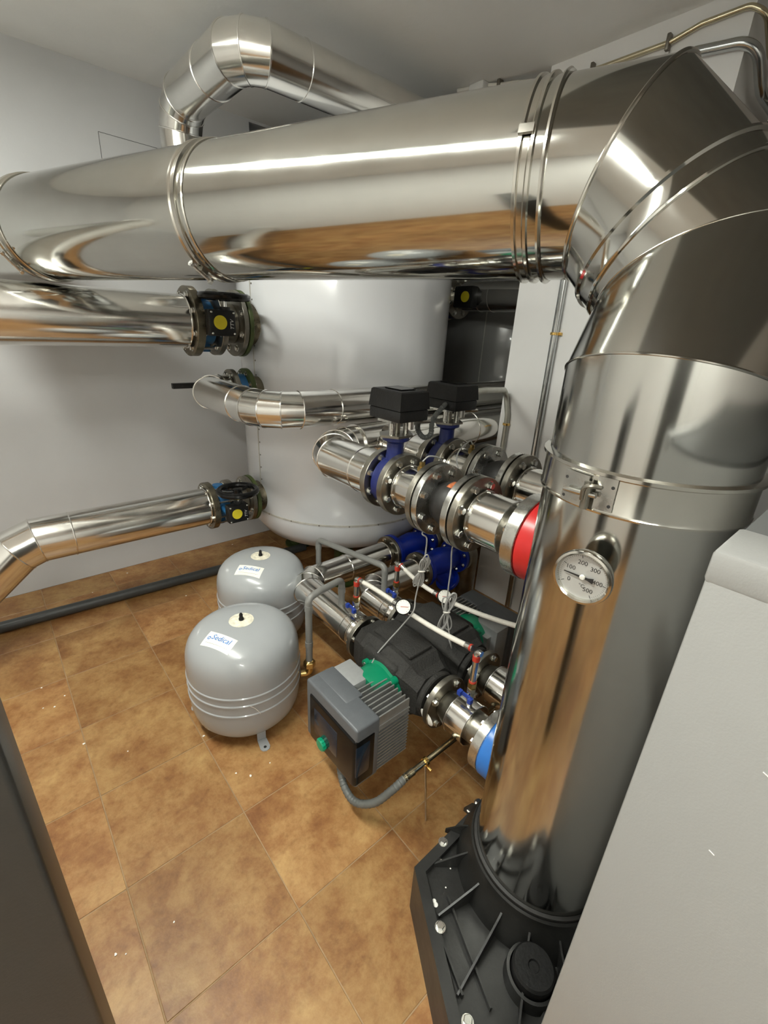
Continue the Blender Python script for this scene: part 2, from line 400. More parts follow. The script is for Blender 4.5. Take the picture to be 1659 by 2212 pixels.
solo('wall_front', MB().box((X0R-0.15, Y0R-0.15, 0), (X0R, YW+0.15, ZC)), 'pillar_paint', 'white painted wall of the boiler room entrance side', None, kind='structure')
PX, PY0, PY1 = 2.01, 0.69, 1.38
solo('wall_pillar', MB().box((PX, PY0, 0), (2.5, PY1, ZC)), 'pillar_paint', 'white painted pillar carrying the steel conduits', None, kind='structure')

solo('reflection_box_1', MB().rbox((0.32, -0.75, 2.19), (1.42, 0.58, ZC-0.0005), 0.004, 1), 'reflection_dark', 'unseen dark box added under the ceiling above the boiler to darken flue reflections', None, kind='structure')  # unseen box added to darken what the flue elbow reflects
dr = thing('reflection_door_1', 'unseen dark door with pale frame, added on the entrance side for flue reflections', None, (X0R+0.02, -1.05, 0), kind='structure')  # unseen door put in to give the vertical flue a dark reflected band
part('door_leaf', MB().rbox((X0R+0.001, -1.48, 0.005), (X0R+0.035, -0.62, 2.03), 0.003, 1), 'cabinet_dark', dr)
b = MB(); b.box((X0R+0.001, -1.55, 0), (X0R+0.05, -1.485, 2.10)); b.box((X0R+0.001, -0.615, 0), (X0R+0.05, -0.55, 2.10)); b.box((X0R+0.001, -1.485, 2.035), (X0R+0.05, -0.615, 2.10))
part('door_frame', b, 'lamp_body', dr)
part('door_handle', MB().tube(fillet([v3_(X0R+0.035, -0.72, 1.03), v3_(X0R+0.085, -0.72, 1.03), v3_(X0R+0.085, -0.85, 1.03)], 0.015), 0.009, 10), 'bolt_steel', dr)
# ------------------------------------------------------------------ fluorescent batten over the aisle, plus an added unseen one behind
def batten(x, y0, y1, label):
    t = thing('ceiling_light', label, 'light', (x, (y0+y1)/2, ZC), 'fluorescent luminaires over the aisle')
    part('housing', MB().rbox((x-0.062, y0, ZC-0.060), (x+0.062, y1, ZC-0.0005), 0.006, 2), 'lamp_body', t)
    prof = [(0.058, 0), (0.057, 0.003), (0.050, 0.006), (0.030, 0.008), (-0.030, 0.008), (-0.050, 0.006), (-0.057, 0.003), (-0.058, 0)]
    part('diffuser', MB().prism(prof, (x, y0+0.03, ZC-0.060), XA, -ZA, YA, y1-y0-0.06), 'lamp_tube', t, 'glowing plastic diffuser')
    for yy in (y0, y1-0.03):
        part('end_cap', MB().prism([(p*1.06, q*1.3) for p, q in prof], (x, yy, ZC-0.060), XA, -ZA, YA, 0.03), 'lamp_body', t)
batten(-0.13, 0.42, 1.86, 'long white fluorescent luminaire on the ceiling, over the tiled aisle')
batten(-1.0, -1.9, -0.46, 'unseen long luminaire added as fill on the ceiling, over the entrance side')  # guessed luminaire, added out of view as fill light behind the camera

# ================================================================== FLUE
def v3(*a): return Vector(a)
FR = 0.156
FA, FB1, FB2 = v3(0.826, 0.264, 1.375), v3(0.934, 0.275, 1.525), v3(0.942, 0.455, 1.701)
FD = v3(-0.36, 0.933, -0.004).normalized()
t_end = (YW-0.012-FB2.y)/FD.y
FE = FB2 + FD*t_end
flue = thing('flue_pipe', 'large mirror-polished stainless steel flue rising from the boiler and crossing the room', 'flue', (FA.x, FA.y, 0.17))
def fl_at(t): return FB2 + FD*t
base = v3(FA.x, FA.y, 0.19)
cut = v3(FA.x, FA.y, 1.20)
part('lower_pipe', MB().lathe([(FR, 0), (FR, cut.z-base.z)], base, ZA, 128), 'stainless_brushed', flue)
rg = mitre_rings([cut, FA, FB1, FB2, fl_at(0.135)], FR, 128)
for i, nm in enumerate(('elbow_socket', 'elbow_segment', 'elbow_segment', 'elbow_segment')):
    part(nm, MB().add(rg[i]+rg[i+1], [(k, (k+1) % 128, 128+(k+1) % 128, 128+k) for k in range(128)]), 'stainless_brushed' if i < 2 else 'stainless', flue)
part('elbow_seam', MB().tube(rg[1], 0.0022, 8, True), 'stainless_band', flue)
part('elbow_seam', MB().tube(rg[3], 0.0038, 8, True), 'stainless_band', flue)
part('elbow_seam', MB().tube(rg[2], 0.0012, 8, True), 'stainless_band', flue)
dM = (FB2-FB1).normalized(); SLV = FB1 + (FB2-FB1)*0.43
part('elbow_sleeve', MB().lathe([(FR, -0.020), (FR+0.0035, -0.019), (FR+0.0045, -0.016), (FR+0.0035, -0.013), (FR+0.0035, 0.011), (FR+0.0075, 0.014), (FR+0.0075, 0.019), (FR, 0.021)], SLV, dM, 128), 'stainless', flue)
def flue_hit(x, y, c0, d0, R):
    d = ray(x, y).normalized(); o = EYE-c0; dp = d-d0*d.dot(d0); op = o-d0*o.dot(d0)
    A, B, C_ = dp.dot(dp), 2*dp.dot(op), op.dot(op)-R*R; t = (-B-math.sqrt(max(0, B*B-4*A*C_)))/(2*A)
    P = EYE+d*t; n_ = P-c0; n_ = (n_-d0*n_.dot(d0)).normalized(); return P, n_
joints = [0.150, 0.985, 1.83]
ts = [0.135]+joints+[t_end]
for a, b2 in zip(ts[:-1], ts[1:]):
    part('horizontal_pipe', MB().lathe([(FR, 0), (FR, (b2-a))], fl_at(a), FD, 128), 'stainless', flue)
def clamp_band(c, axis, R, h=0.006):
    return part('clamp_band', MB().lathe([(R, -0.016), (R+h, -0.014), (R+h, -0.009), (R+h*0.4, -0.006), (R+h*0.4, 0.003), (R+h, 0.006), (R+h, 0.011), (R, 0.013)], c, axis, 128), 'stainless_band', flue)
for k, t in enumerate(joints):
    cb = clamp_band(fl_at(t), FD, FR)
    P_, nrm_ = flue_hit(*((1154, 283), (424, 578), (60, 560))[k], FB2, FD, FR)
    q = fl_at(t) + nrm_*(FR+0.012); tg = FD.cross(nrm_).normalized()
    if k == 0:
        part('clamp_tab', MB().obox(q-nrm_*0.004, FD, tg, nrm_, 0.024, 0.013, 0.006), 'stainless_band', cb)
    else:
        part('clamp_buckle', MB().obox(q-nrm_*0.002, FD, tg, nrm_, 0.026, 0.020, 0.012), 'dull_steel', cb)
        part('clamp_bolt', MB().cyl(q-tg*0.040+nrm_*0.004, q+tg*0.040+nrm_*0.004, 0.0042, 10), 'bolt_steel', cb)
        for s_ in (-1, 1):
            part('clamp_nut', MB().cyl(q+tg*s_*0.030+nrm_*0.004, q+tg*s_*0.038+nrm_*0.004, 0.008, 6), 'bolt_steel', cb)
# second bead ring beside the elbow clamp, and rings next to the other clamps
for t in (0.116,):
    bead_ring(flue, fl_at(t), FD, FR+0.003, 0.0042, 'stainless_band')
for t in (joints[1]-0.035, joints[2]-0.035):
    bead_ring(flue, fl_at(t), FD, FR+0.001, 0.003, 'stainless_band')
part('wall_collar', MB().lathe(ring_prof(FR+0.06, FR, 0.01), FE-FD*0.012, FD, 64, True), 'stainless_band', flue)
# wide clamp on the vertical pipe with its T-bolt buckle
BZ0, BZ1 = 1.195, 1.262
cb = part('clamp_band', MB().lathe([(FR, 0), (FR+0.006, 0.001), (FR+0.0065, 0.004), (FR+0.0045, 0.008), (FR+0.0045, BZ1-BZ0-0.010), (FR+0.010, BZ1-BZ0-0.007), (FR+0.010, BZ1-BZ0-0.002), (FR, BZ1-BZ0)], (FA.x, FA.y, BZ0), ZA, 128), 'stainless_band', flue, 'wide clamp band with T-bolt latch')
ang = math.atan2(0.287-FA.y, 0.640-FA.x)
def chm(a, z, r=FR): return v3(FA.x+math.cos(a)*r, FA.y+math.sin(a)*r, z)
zc = 0.5*(BZ0+BZ1)-0.001
def cplate(a0, a1, z0, z1, r0, r1, n=6):
    b = MB(); vs = []
    for i in range(n+1):
        a = a0+(a1-a0)*i/n
        for r in (r0, r1):
            for z in (z0, z1): vs.append(chm(a, z, r))
    fs = []
    for i in range(n):
        o = i*4; p = o+4
        fs += [(o, o+1, p+1, p), (o+2, p+2, p+3, o+3), (o, p, p+2, o+2), (o+1, o+3, p+3, p+1)]
    fs += [(0, 2, 3, 1), (n*4, n*4+1, n*4+3, n*4+2)]
    return b.add(vs, fs)
part('latch_plate', cplate(ang+0.10, ang+0.27, zc-0.024, zc+0.027, FR+0.006, FR+0.0095), 'zinc', cb)
part('latch_plate', cplate(ang-0.25, ang+0.02, zc-0.028, zc+0.022, FR+0.006, FR+0.0095), 'zinc', cb)
part('latch_hook', MB().tube(catmull([chm(ang+0.14, zc+0.01, FR+0.010), chm(ang+0.08, zc+0.012, FR+0.022), chm(ang+0.035, zc+0.006, FR+0.024), chm(ang+0.03, zc-0.012, FR+0.022)], 5), 0.0035, 8), 'dull_steel', cb)
part('latch_bolt', MB().tube([chm(ang+0.13, zc-0.002, FR+0.016), chm(ang-0.02, zc-0.004, FR+0.018), chm(ang-0.19, zc-0.007, FR+0.016)], 0.0042, 10), 'zinc', cb)
part('latch_trunnion', MB().cyl(chm(ang+0.045, zc-0.026, FR+0.017), chm(ang+0.045, zc+0.016, FR+0.017), 0.006, 12), 'dull_steel', cb)
for a, z in ((ang+0.24, zc+0.014), (ang+0.24, zc-0.015), (ang-0.22, zc+0.010), (ang-0.22, zc-0.020)):
    part('rivet_hole', MB().cyl(chm(a, z, FR+0.0085), chm(a, z, FR+0.0101), 0.0026, 10), 'marking_black', cb)

# ------------------------------------------------------------------ thermometer on the flue
DC = at_x(1258, 1247, 0.622)
dn = v3(DC.x-FA.x, DC.y-FA.y, 0).normalized(); DR = 0.0425
th = thing('dial_thermometer', 'round silver dial thermometer reading degrees Celsius on the vertical flue', 'thermometer', (DC.x, DC.y, DC.z-DR))
surf = v3(FA.x, FA.y, DC.z) + dn*(FR-0.002)
back = DC - dn*0.012
part('stem', MB().cyl(surf, back, 0.006, 16), 'stainless_band', th)
part('stem_nut', MB().cyl(surf + dn*0.004, surf + dn*0.014, 0.011, 6), 'bolt_steel', th)
part('case', MB().lathe([(0, -0.010), (DR*0.86, -0.010), (DR*0.92, -0.006), (DR*0.97, 0.003), (DR*0.97, 0.013)], back, dn, 64), 'stainless_band', th)
part('bezel', MB().lathe([(DR*0.97, 0.009), (DR*1.02, 0.009), (DR*1.03, 0.012), (DR*1.0, 0.0165), (DR*0.92, 0.0175), (DR*0.86, 0.0155), (DR*0.845, 0.0095), (DR*0.9, 0.008)], back, dn, 72, True), 'stainless_band', th)
part('dial_face', MB().cyl(back + dn*0.008, back + dn*0.010, DR*0.88, 64), 'dial_silver', th)
fx = ZA.cross(dn).normalized(); fy = ZA; fc = back + dn*0.0103
def dpt(clock, r): a = math.radians(clock); return fc + fx*math.sin(a)*r + fy*math.cos(a)*r
bt = MB()
for k in range(51):
    c0 = 240 + 270*k/50; big = k % 10 == 0; r1 = DR*0.82; r0 = DR*(0.70 if big else 0.765); wd = 0.0009 if big else 0.00035
    if not (k % 10 == 0 or k < 50): continue
    a = math.radians(c0); rad = fx*math.sin(a)+fy*math.cos(a); tg = fx*math.cos(a)-fy*math.sin(a)
    bt.add([fc+rad*r0-tg*wd/2, fc+rad*r0+tg*wd/2, fc+rad*r1+tg*wd/2, fc+rad*r1-tg*wd/2], [(0, 1, 2, 3)])
part('dial_ticks', bt, 'marking_black', th, smooth=0)
for k, s in enumerate(('0', '100', '200', '300', '400', '500')):
    part('dial_number', text_on(s, 0.0098, dpt(240+54*k, DR*0.52), fx, fy), 'marking_black', th, smooth=0)
part('dial_unit', text_on('°C', 0.0085, fc - fy*DR*0.36 + fx*0.001, fx, fy), 'marking_black', th, smooth=0)
pa = math.radians(272); pr = fx*math.sin(pa)+fy*math.cos(pa); pt_ = fx*math.cos(pa)-fy*math.sin(pa); pc = fc+dn*0.0022
part('pointer', MB().prism([(-0.0007, 0.028), (0.0007, 0.028), (0.0016, 0), (0.002, -0.008), (0.0045, -0.016), (-0.0045, -0.016), (-0.002, -0.008), (-0.0016, 0)], pc, pt_, pr, dn, 0.0006), 'marking_black', th, smooth=0)
part('pointer_hub', MB().lathe([(0.0042, -0.0015), (0.0042, 0.001), (0.003, 0.0022), (0, 0.0024)], pc, dn, 20), 'gauge_white', th)

# ================================================================== FLUE BASE (black plastic outlet of the boiler)
fb = thing('flue_outlet', 'black ribbed plastic flue outlet standing on the tiles under the vertical flue', 'flue outlet', (0.78, 0.265, 0))
ZP = 0.168
poly = [(0.579, 0.456), (1.06, 0.462), (1.06, 0.072), (0.47, 0.072), (0.425, 0.125), (0.437, 0.212)]
part('skirt', MB().prism(poly, (0, 0, 0), XA, YA, ZA, ZP-0.022), 'black_satin', fb)
def inset(poly, d):
    n = len(poly); out = []
    ar = sum(poly[i][0]*poly[(i+1) % n][1]-poly[(i+1) % n][0]*poly[i][1] for i in range(n)); sg = 1 if ar > 0 else -1
    for i in range(n):
        p0, p1, p2 = Vector(poly[i-1]), Vector(poly[i]), Vector(poly[(i+1) % n])
        a = (p1-p0).normalized(); c = (p2-p1).normalized(); na = Vector((-a.y, a.x))*sg; nc = Vector((-c.y, c.x))*sg
        bi = (na+nc).normalized(); out.append(tuple(p1 + bi*d/max(0.3, bi.dot(na))))
    return out
pin = inset(poly, 0.026); n = len(poly)
rim = MB()
o1 = [v3(x, y, ZP-0.022) for x, y in poly]; o2 = [v3(x, y, ZP) for x, y in poly]; i2 = [v3(x, y, ZP) for x, y in pin]; i1 = [v3(x, y, ZP-0.016) for x, y in pin]
rim.add(o1+o2+i2+i1, [q for i in range(n) for j in [(i+1) % n] for q in ((i, j, n+j, n+i), (n+i, n+j, 2*n+j, 2*n+i), (2*n+i, 2*n+j, 3*n+j, 3*n+i))])
part('rim', rim, 'black_satin', fb)
part('top_plate', MB().prism(pin, (0, 0, ZP-0.022), XA, YA, ZA, 0.006), 'black_satin', fb)
part('collar', MB().lathe([(0.198, ZP-0.016), (0.190, ZP+0.02), (0.172, ZP+0.055), (0.170, ZP+0.078), (0.166, ZP+0.082), (0.161, ZP+0.080), (0.159, ZP+0.02), (0.159, ZP-0.016)], (FA.x, FA.y, 0), ZA, 96), 'black_satin', fb)
part('collar_gasket', MB().lathe([(0.1565, ZP+0.079), (0.164, ZP+0.083), (0.1635, ZP+0.088), (0.1565, ZP+0.090)], (FA.x, FA.y, 0), ZA, 96), 'rubber', fb)
for deg, lg in ((96, 0.03), (118, 0.05), (140, 0.075), (163, 0.10), (186, 0.16), (207, 0.19), (228, 0.17)):
    a = math.radians(deg); rd = v3(math.cos(a), math.sin(a), 0); tg = v3(-math.sin(a), math.cos(a), 0); c = v3(FA.x, FA.y, ZP-0.016)
    part('rib', MB().prism([(0.168, 0), (0.185+lg, 0), (0.185+lg, 0.012), (0.195, 0.05), (0.168, 0.065)], c - tg*0.0022, rd, ZA, tg, 0.0044), 'black_satin', fb, smooth=0)
for x0, y0, x1, y1 in ((0.565, 0.41, 0.49, 0.22), (0.60, 0.36, 0.52, 0.17)):
    d = v3(x1-x0, y1-y0, 0); L0 = d.length; d.normalize()
    part('stiffener', MB().obox(((x0+x1)/2, (y0+y1)/2, ZP-0.009), d, v3(-d.y, d.x, 0), ZA, L0, 0.005, 0.016), 'black_satin', fb, smooth=0)
for x, y in ((1033, 1735), (957, 1819), (951, 2003), (1010, 2208)):
    q = at_z(x, y, ZP); inst('bolt', BOLT['bolt_steel'], basis(q, ZA, 0.0095, x), fb)
cp = at_z(1152, 2092, 0.20)
part('plug_socket', MB().lathe([(0.056, ZP-0.016), (0.053, 0.185), (0.047, 0.186), (0.047, ZP-0.016)], (cp.x, cp.y, 0), ZA, 40), 'black_satin', fb)
part('plug_cap', MB().lathe([(0.044, 0.17), (0.044, 0.205), (0.040, 0.210), (0.012, 0.210), (0.010, 0.206), (0, 0.206)], (cp.x, cp.y, 0), ZA, 40), 'black_plastic', fb)
for k, (x, y, s) in enumerate(((1013, 1751, 0.006), (951, 1859, 0.0055), (941, 1954, 0.006), (938, 1946, 0.005), (973, 1876, 0.002), (963, 1917, 0.002))):
    q = at_z(x, y, ZP-0.0005 if k < 1 else ZP-0.015)
    part('paint_spot', MB().lathe([(0, 0.0012), (s*0.7, 0.001), (s, 0)], q, ZA, 10), 'flake', fb, 'white paint splash')

# ================================================================== BOILER (right) and dark cabinet (left)
bo = thing('boiler', 'tall light grey sheet steel boiler standing beside the vertical flue', 'boiler', (0.95, -0.4, 0))
BX, BY, BZ = 0.42, 0.067, 1.288
part('casing', MB().rbox((BX, -0.86, 0.06), (1.55, BY, BZ-0.012), 0.004, 2), 'boiler_grey', bo)
part('top_edge', MB().rbox((BX-0.001, -0.861, BZ-0.03), (BX+0.078, BY+0.001, BZ), 0.004, 2), 'boiler_grey', bo, 'folded top edge of the front panel')
part('top_cover', MB().rbox((BX+0.082, -0.85, BZ-0.03), (1.55, BY-0.001, BZ-0.004), 0.003, 2), 'boiler_top', bo)
part('plinth', MB().box((BX+0.03, -0.83, 0.0), (1.52, BY-0.03, 0.07)), 'black_plastic', bo)
for x, y, dx, dy in ((1537, 1842, 0.006, -0.002), (1655, 1674, 0.008, -0.001)):
    q = at_x(x, y, BX-0.0003); part('scratch', MB().obox(q, v3(0, -0.93, -0.36), v3(0, 0.36, -0.93), XA, 0.005, 0.0007, 0.0006), 'flake', bo, 'small white scratch')
cb_ = thing('cabinet', 'dark grey steel cabinet with rounded edge beside the tiled aisle', 'cabinet', (-0.36, 0.44, 0))
part('body', MB().rbox((-0.66, 0.388, 0.02), (-0.049, 0.485, 1.26), 0.006, 3), 'cabinet_dark', cb_)
part('foot_rail', MB().box((-0.64, 0.40, 0.0), (-0.08, 0.475, 0.03)), 'black_plastic', cb_)

# ================================================================== TANKS
def tank(cx, cy, R, m, label, ztop, zb, seam_az, full):
    t = thing('buffer_tank', label, 'tank', (cx, cy, 0)); c = (cx, cy, 0)
    zr = zb+0.245
    prof = [(0, zb), (R*0.4, zb+0.008), (R*0.7, zb+0.035), (R*0.88, zb+0.085), (R*0.965, zb+0.15), (R, zb+0.225), (R, ztop-0.12), (R*0.94, ztop-0.05), (R*0.7, ztop-0.01), (0, ztop)]
    part('shell', MB().lathe(prof, c, ZA, 128), m, t)
    part('bottom_rim', MB().lathe([(R, zr-0.006), (R+0.0025, zr-0.005), (R+0.0025, zr+0.005), (R, zr+0.006)], c, ZA, 128), 'tank_seam', t)
    a = math.radians(seam_az)
    part('seam_strip', MB().obox((cx+math.cos(a)*(R+0.0005), cy+math.sin(a)*(R+0.0005), (zr+ztop-0.14)/2), v3(-math.sin(a), math.cos(a), 0), ZA, v3(math.cos(a), math.sin(a), 0), 0.006, ztop-0.14-zr, 0.004), 'tank_seam', t, 'vertical seam of the tank jacket', 0)
    if full:
        k = 0; z = zr+0.05
        while z < 1.66:
            aa = a + 0.020; q = v3(cx+math.cos(aa)*R, cy+math.sin(aa)*R, z)
            inst('rivet', SCREW['rivet'], basis(q, v3(math.cos(aa), math.sin(aa), 0), 0.0042), t); z += 0.068
        for k in range(9):
            aa = math.radians(190+k*16); q = v3(cx+math.cos(aa)*(R+0.002), cy+math.sin(aa)*(R+0.002), zr)
            inst('rivet', SCREW['rivet'], basis(q, v3(math.cos(aa), math.sin(aa), 0), 0.0042), t)
    for k in range(3):
        aa = math.radians(236+120*k); q = v3(cx+math.cos(aa)*R*0.6, cy+math.sin(aa)*R*0.6, 0)
        part('leg', MB().cyl(q, q+ZA*(zb+0.06), 0.055, 24), 'tank_green', t)
        part('foot_plate', MB().cyl(q, q+ZA*0.012, 0.09, 24), 'tank_green', t)
    return t
TX, TY, TR = 1.615, 2.215, 0.57
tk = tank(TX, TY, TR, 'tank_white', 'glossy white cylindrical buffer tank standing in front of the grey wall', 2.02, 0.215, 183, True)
tk2 = tank(3.2, 2.2, 0.57, 'tank_shaded', 'cylindrical tank with shade painted into its grey colour, in the recess behind the white pillar', 2.0, 0.215, 196, False)

def handwheel(parent, c, R, rr=0.0145):
    e1, e2 = XA, YA; c = Vector(c)
    hw = part('handwheel', MB().tube([c+(e1*math.cos(2*PI*k/48)+e2*math.sin(2*PI*k/48))*R for k in range(48)], rr, 10, True), 'black_gloss', parent, 'black handwheel')
    part('wheel_hub', MB().lathe([(0, -0.018), (0.022, -0.018), (0.022, 0.008), (0.012, 0.012), (0, 0.012)], c, ZA, 24), 'black_gloss', hw)
    for k in range(3):
        a = 0.5+2*PI*k/3; d = e1*math.cos(a)+e2*math.sin(a)
        part('spoke', MB().tube([c+d*0.015-ZA*0.006, c+d*R*0.55-ZA*0.006, c+d*R], 0.008, 8), 'black_gloss', hw)
    return hw

def tank_line(z, R, fR, s, labels, wheel_p, gear_p, wheelR, bolts=8):
    """nozzle and double flange on the tank plus gear-operated butterfly valve"""
    xa = 0.765
    nz = part('nozzle', MB().lathe([(R*0.86, 0), (R*0.9, 0.05), (R*1.06, 0.075)], v3(1.0, TY, z), XA, 48), 'bronzed_steel', tk)
    gk = part('nozzle_gasket', MB().lathe(ring_prof(fR*1.01, R*0.7, 0.018), (0.984, TY, z), XA, 56, True), 'green_gasket', tk, 'green painted flange edge')
    flange(tk, (0.968, TY, z), XA, fR, 0.022, 'dull_steel', R*0.7, bolts, 0.011*s, 'both', bm='bolt_steel', name='nozzle_flange')
    v = thing('butterfly_valve', labels[1], 'valve', (0.86, TY, z-fR), 'gear-operated valves on the tank')
    flange(v, (0.872, TY, z), XA, fR*0.97, 0.026, 'dull_steel', R*0.7, bolts, 0.011*s, 'both', name='valve_flange')
    part('spool', MB().cyl((0.886, TY, z), (0.955, TY, z), R*0.78, 32), 'dull_steel', v)
    part('body', MB().lathe(ring_prof(fR*0.64, R*0.5, 0.062), (0.787, TY, z), XA, 40, True), 'valve_skyblue', v, 'light blue valve body')
    for k in range(bolts):
        a = 0.39+2*PI*k/bolts; q = v3(0.0, TY+math.cos(a)*fR*0.80, z+math.sin(a)*fR*0.80)
        part('stud', MB().cyl(q+XA*0.775, q+XA*0.862, 0.0065*s, 8), 'bolt_steel', v)
    part('body_neck', MB().cyl((0.818, TY-fR*0.5, z), (0.818, gear_p.y+0.035, z), 0.024, 20), 'valve_skyblue', v)
    part('body_lug', MB().cyl((0.818, TY, z+fR*0.4), (0.818, TY, z+fR*0.86), 0.026, 16), 'valve_skyblue', v)
    part('body_lug', MB().cyl((0.818, TY, z-fR*0.4), (0.818, TY, z-fR*0.86), 0.026, 16), 'valve_skyblue', v)
    g = gear_p; hw, hh = 0.058*s, 0.052*s
    gb = part('gearbox', MB().rbox((g.x-hw, g.y, g.z-hh), (g.x+hw, g.y+0.05, g.z+hh), 0.008, 2), 'black_plastic', v, 'black gearbox with yellow indicator')
    part('position_indicator', MB().cyl((g.x-0.012*s, g.y+0.001, g.z+0.002), (g.x-0.012*s, g.y-0.005, g.z+0.002), 0.028*s, 32), 'yellow', gb, 'yellow round position indicator')
    for sx in (-1, 1):
        for sz in (-1, 1):
            inst('screw', SCREW['bolt_steel'], basis((g.x+sx*hw*0.82, g.y, g.z+sz*hh*0.8), -YA, 0.005), gb)
    part('gearbox_lettering', text_on('TTV', 0.022*s, (g.x+0.040*s, g.y-0.0006, g.z-0.004), ZA, -XA, 0.25), 'marking_white', gb, smooth=0)
    part('gear_housing', MB().cyl((wheel_p.x, g.y+0.028, g.z+hh*0.4), (wheel_p.x, g.y+0.028, g.z+hh+0.012), 0.021, 20), 'black_plastic', gb)
    part('wheel_shaft', MB().cyl((wheel_p.x, g.y+0.028, g.z+hh), (wheel_p.x, g.y+0.028, wheel_p.z-0.012), 0.0075, 12), 'bolt_steel', v)
    handwheel(v, (wheel_p.x, g.y+0.028, wheel_p.z), wheelR)
    return v
# upper connection
zP1, rP1 = 1.42, 0.109
g1 = at_y(482, 698, 2.02); w1 = at_y(488, 641, 2.03)
tank_line(zP1, rP1, 0.145, 1.0, (0, 'black-geared butterfly valve with handwheel on the upper tank connection'), w1, g1, 0.095)
pp = thing('insulated_pipe', 'thick aluminium-clad pipe running along the wall to the upper tank valve', 'pipe', (0.0, TY, zP1-rP1))
pts = [v3(0.738, TY, zP1), v3(-0.62, TY, zP1)]
e = arc_pts((-0.85, TY, zP1), -XA, YA, 0.17, 3)
mitre_pipe(pp, [pts[0]]+[v3(-0.55, TY, zP1)]+e+[v3(-0.85, YW-0.004, zP1)], rP1, beads=[1, 2, 3, 4])
bead_ring(pp, (0.737, TY, zP1), XA, rP1, 0.003)
part('pipe_stub', MB().cyl((0.735, TY, zP1), (0.757, TY, zP1), rP1*0.88, 40), 'dull_steel', pp)
flange(pp, (0.765, TY, zP1), XA, 0.145, 0.034, 'bronzed_steel', rP1*0.7, 8, 0.0115, 'both')
# lower connection
zP2, rP2 = 0.54, 0.094
g2 = at_y(517, 1110, 2.02); w2 = at_y(517, 1062, 2.03)
tank_line(zP2, rP2, 0.122, 0.9, (0, 'black-geared butterfly valve with handwheel on the lower tank connection'), w2, g2, 0.09)
pp = thing('insulated_pipe', 'aluminium-clad pipe to the lower tank valve, bending down towards the floor', 'pipe', (0.1, TY, 0.2))
e = arc_pts((0.0, TY, zP2), -XA, (v3(-0.76, 0, -0.65)), 0.22, 2)
e2_ = arc_pts((-0.36, TY, 0.232), v3(-0.76, 0, -0.65), -XA, 0.20, 2)
mitre_pipe(pp, [v3(0.745, TY, zP2), v3(0.165, TY, zP2)]+e+e2_+[v3(X0R+0.004, TY, 0.232)], rP2, beads=[1, 2, 3, 4, 5])
bead_ring(pp, (0.744, TY, zP2), XA, rP2, 0.003)
part('pipe_stub', MB().cyl((0.742, TY, zP2), (0.760, TY, zP2), rP2*0.88, 40), 'dull_steel', pp)
flange(pp, (0.765, TY, zP2), XA, 0.122, 0.030, 'bronzed_steel', rP2*0.7, 8, 0.0105, 'both')
# ceiling pipe
zP3, rP3, x3, y3a, y3b = 2.25, 0.083, 0.862, 2.37, 1.755
pp = thing('insulated_pipe', 'aluminium-clad pipe rising beside the wall and turning along the ceiling', 'pipe', (x3, y3a, 1.70))
e1p = arc_pts((x3, y3a, zP3), ZA, -YA, 0.13, 3); e2p = arc_pts((x3, y3b, zP3), -YA, XA, 0.105, 3)
e0p = arc_pts((x3, y3a, 1.73), -XA, ZA, 0.1, 3)
mitre_pipe(pp, [v3(1.068, y3a, 1.73)]+e0p+e1p+[v3(x3, 1.995, zP3)]+e2p+[v3(1.075, y3b, zP3), v3(3.4, y3b, zP3)], rP3)
# mid pipe P4 : tank -> wraps in front of the tank
zP4, rP4, x4, y4a, y4b = 1.125, 0.071, 0.785, 2.17, 1.555
pp = thing('insulated_pipe', 'slim aluminium-clad pipe wrapping around the front of the white tank', 'pipe', (x4, y4b, zP4-rP4))
ea = arc_pts((x4, y4a, zP4), -XA, -YA, 0.09, 3); eb = arc_pts((x4+0.005, y4b, zP4), -YA, XA, 0.16, 4)
mitre_pipe(pp, [v3(0.90, y4a, zP4)]+ea+[v3(x4, y4b+0.22, zP4)]+eb+[v3(1.08, y4b, zP4), v3(1.75, y4b, zP4), v3(3.0, y4b, zP4)], rP4)
flange(pp, (0.915, y4a, zP4), XA, 0.095, 0.022, 'dull_steel', 0.05, 8, 0.009)
part('nozzle', MB().lathe([(0.06, 0), (0.06, 0.12)], v3(0.99, y4a, zP4), XA, 32), 'bronzed_steel', tk)
flange(tk, (0.988, y4a, zP4), XA, 0.098, 0.022, 'green_gasket', 0.05, 8, 0.009, name='nozzle_flange')
lv = thing('lever_valve', 'small blue valve with long black lever behind the slim pipe bend', 'valve', (0.95, y4a, zP4-0.07))
part('body', MB().lathe(ring_prof(0.072, 0.045, 0.046), (0.9275, y4a, zP4), XA, 32, True), 'valve_skyblue', lv)
part('stem', MB().cyl((0.95, y4a+0.06, zP4), (0.95, y4a+0.13, zP4), 0.015, 16), 'valve_skyblue', lv)
ql = at_y(372, 834, y4a+0.12)
part('lever', MB().box((ql.x, y4a+0.108, ql.z-0.012), (0.965, y4a+0.132, ql.z+0.012)), 'black_plastic', lv)

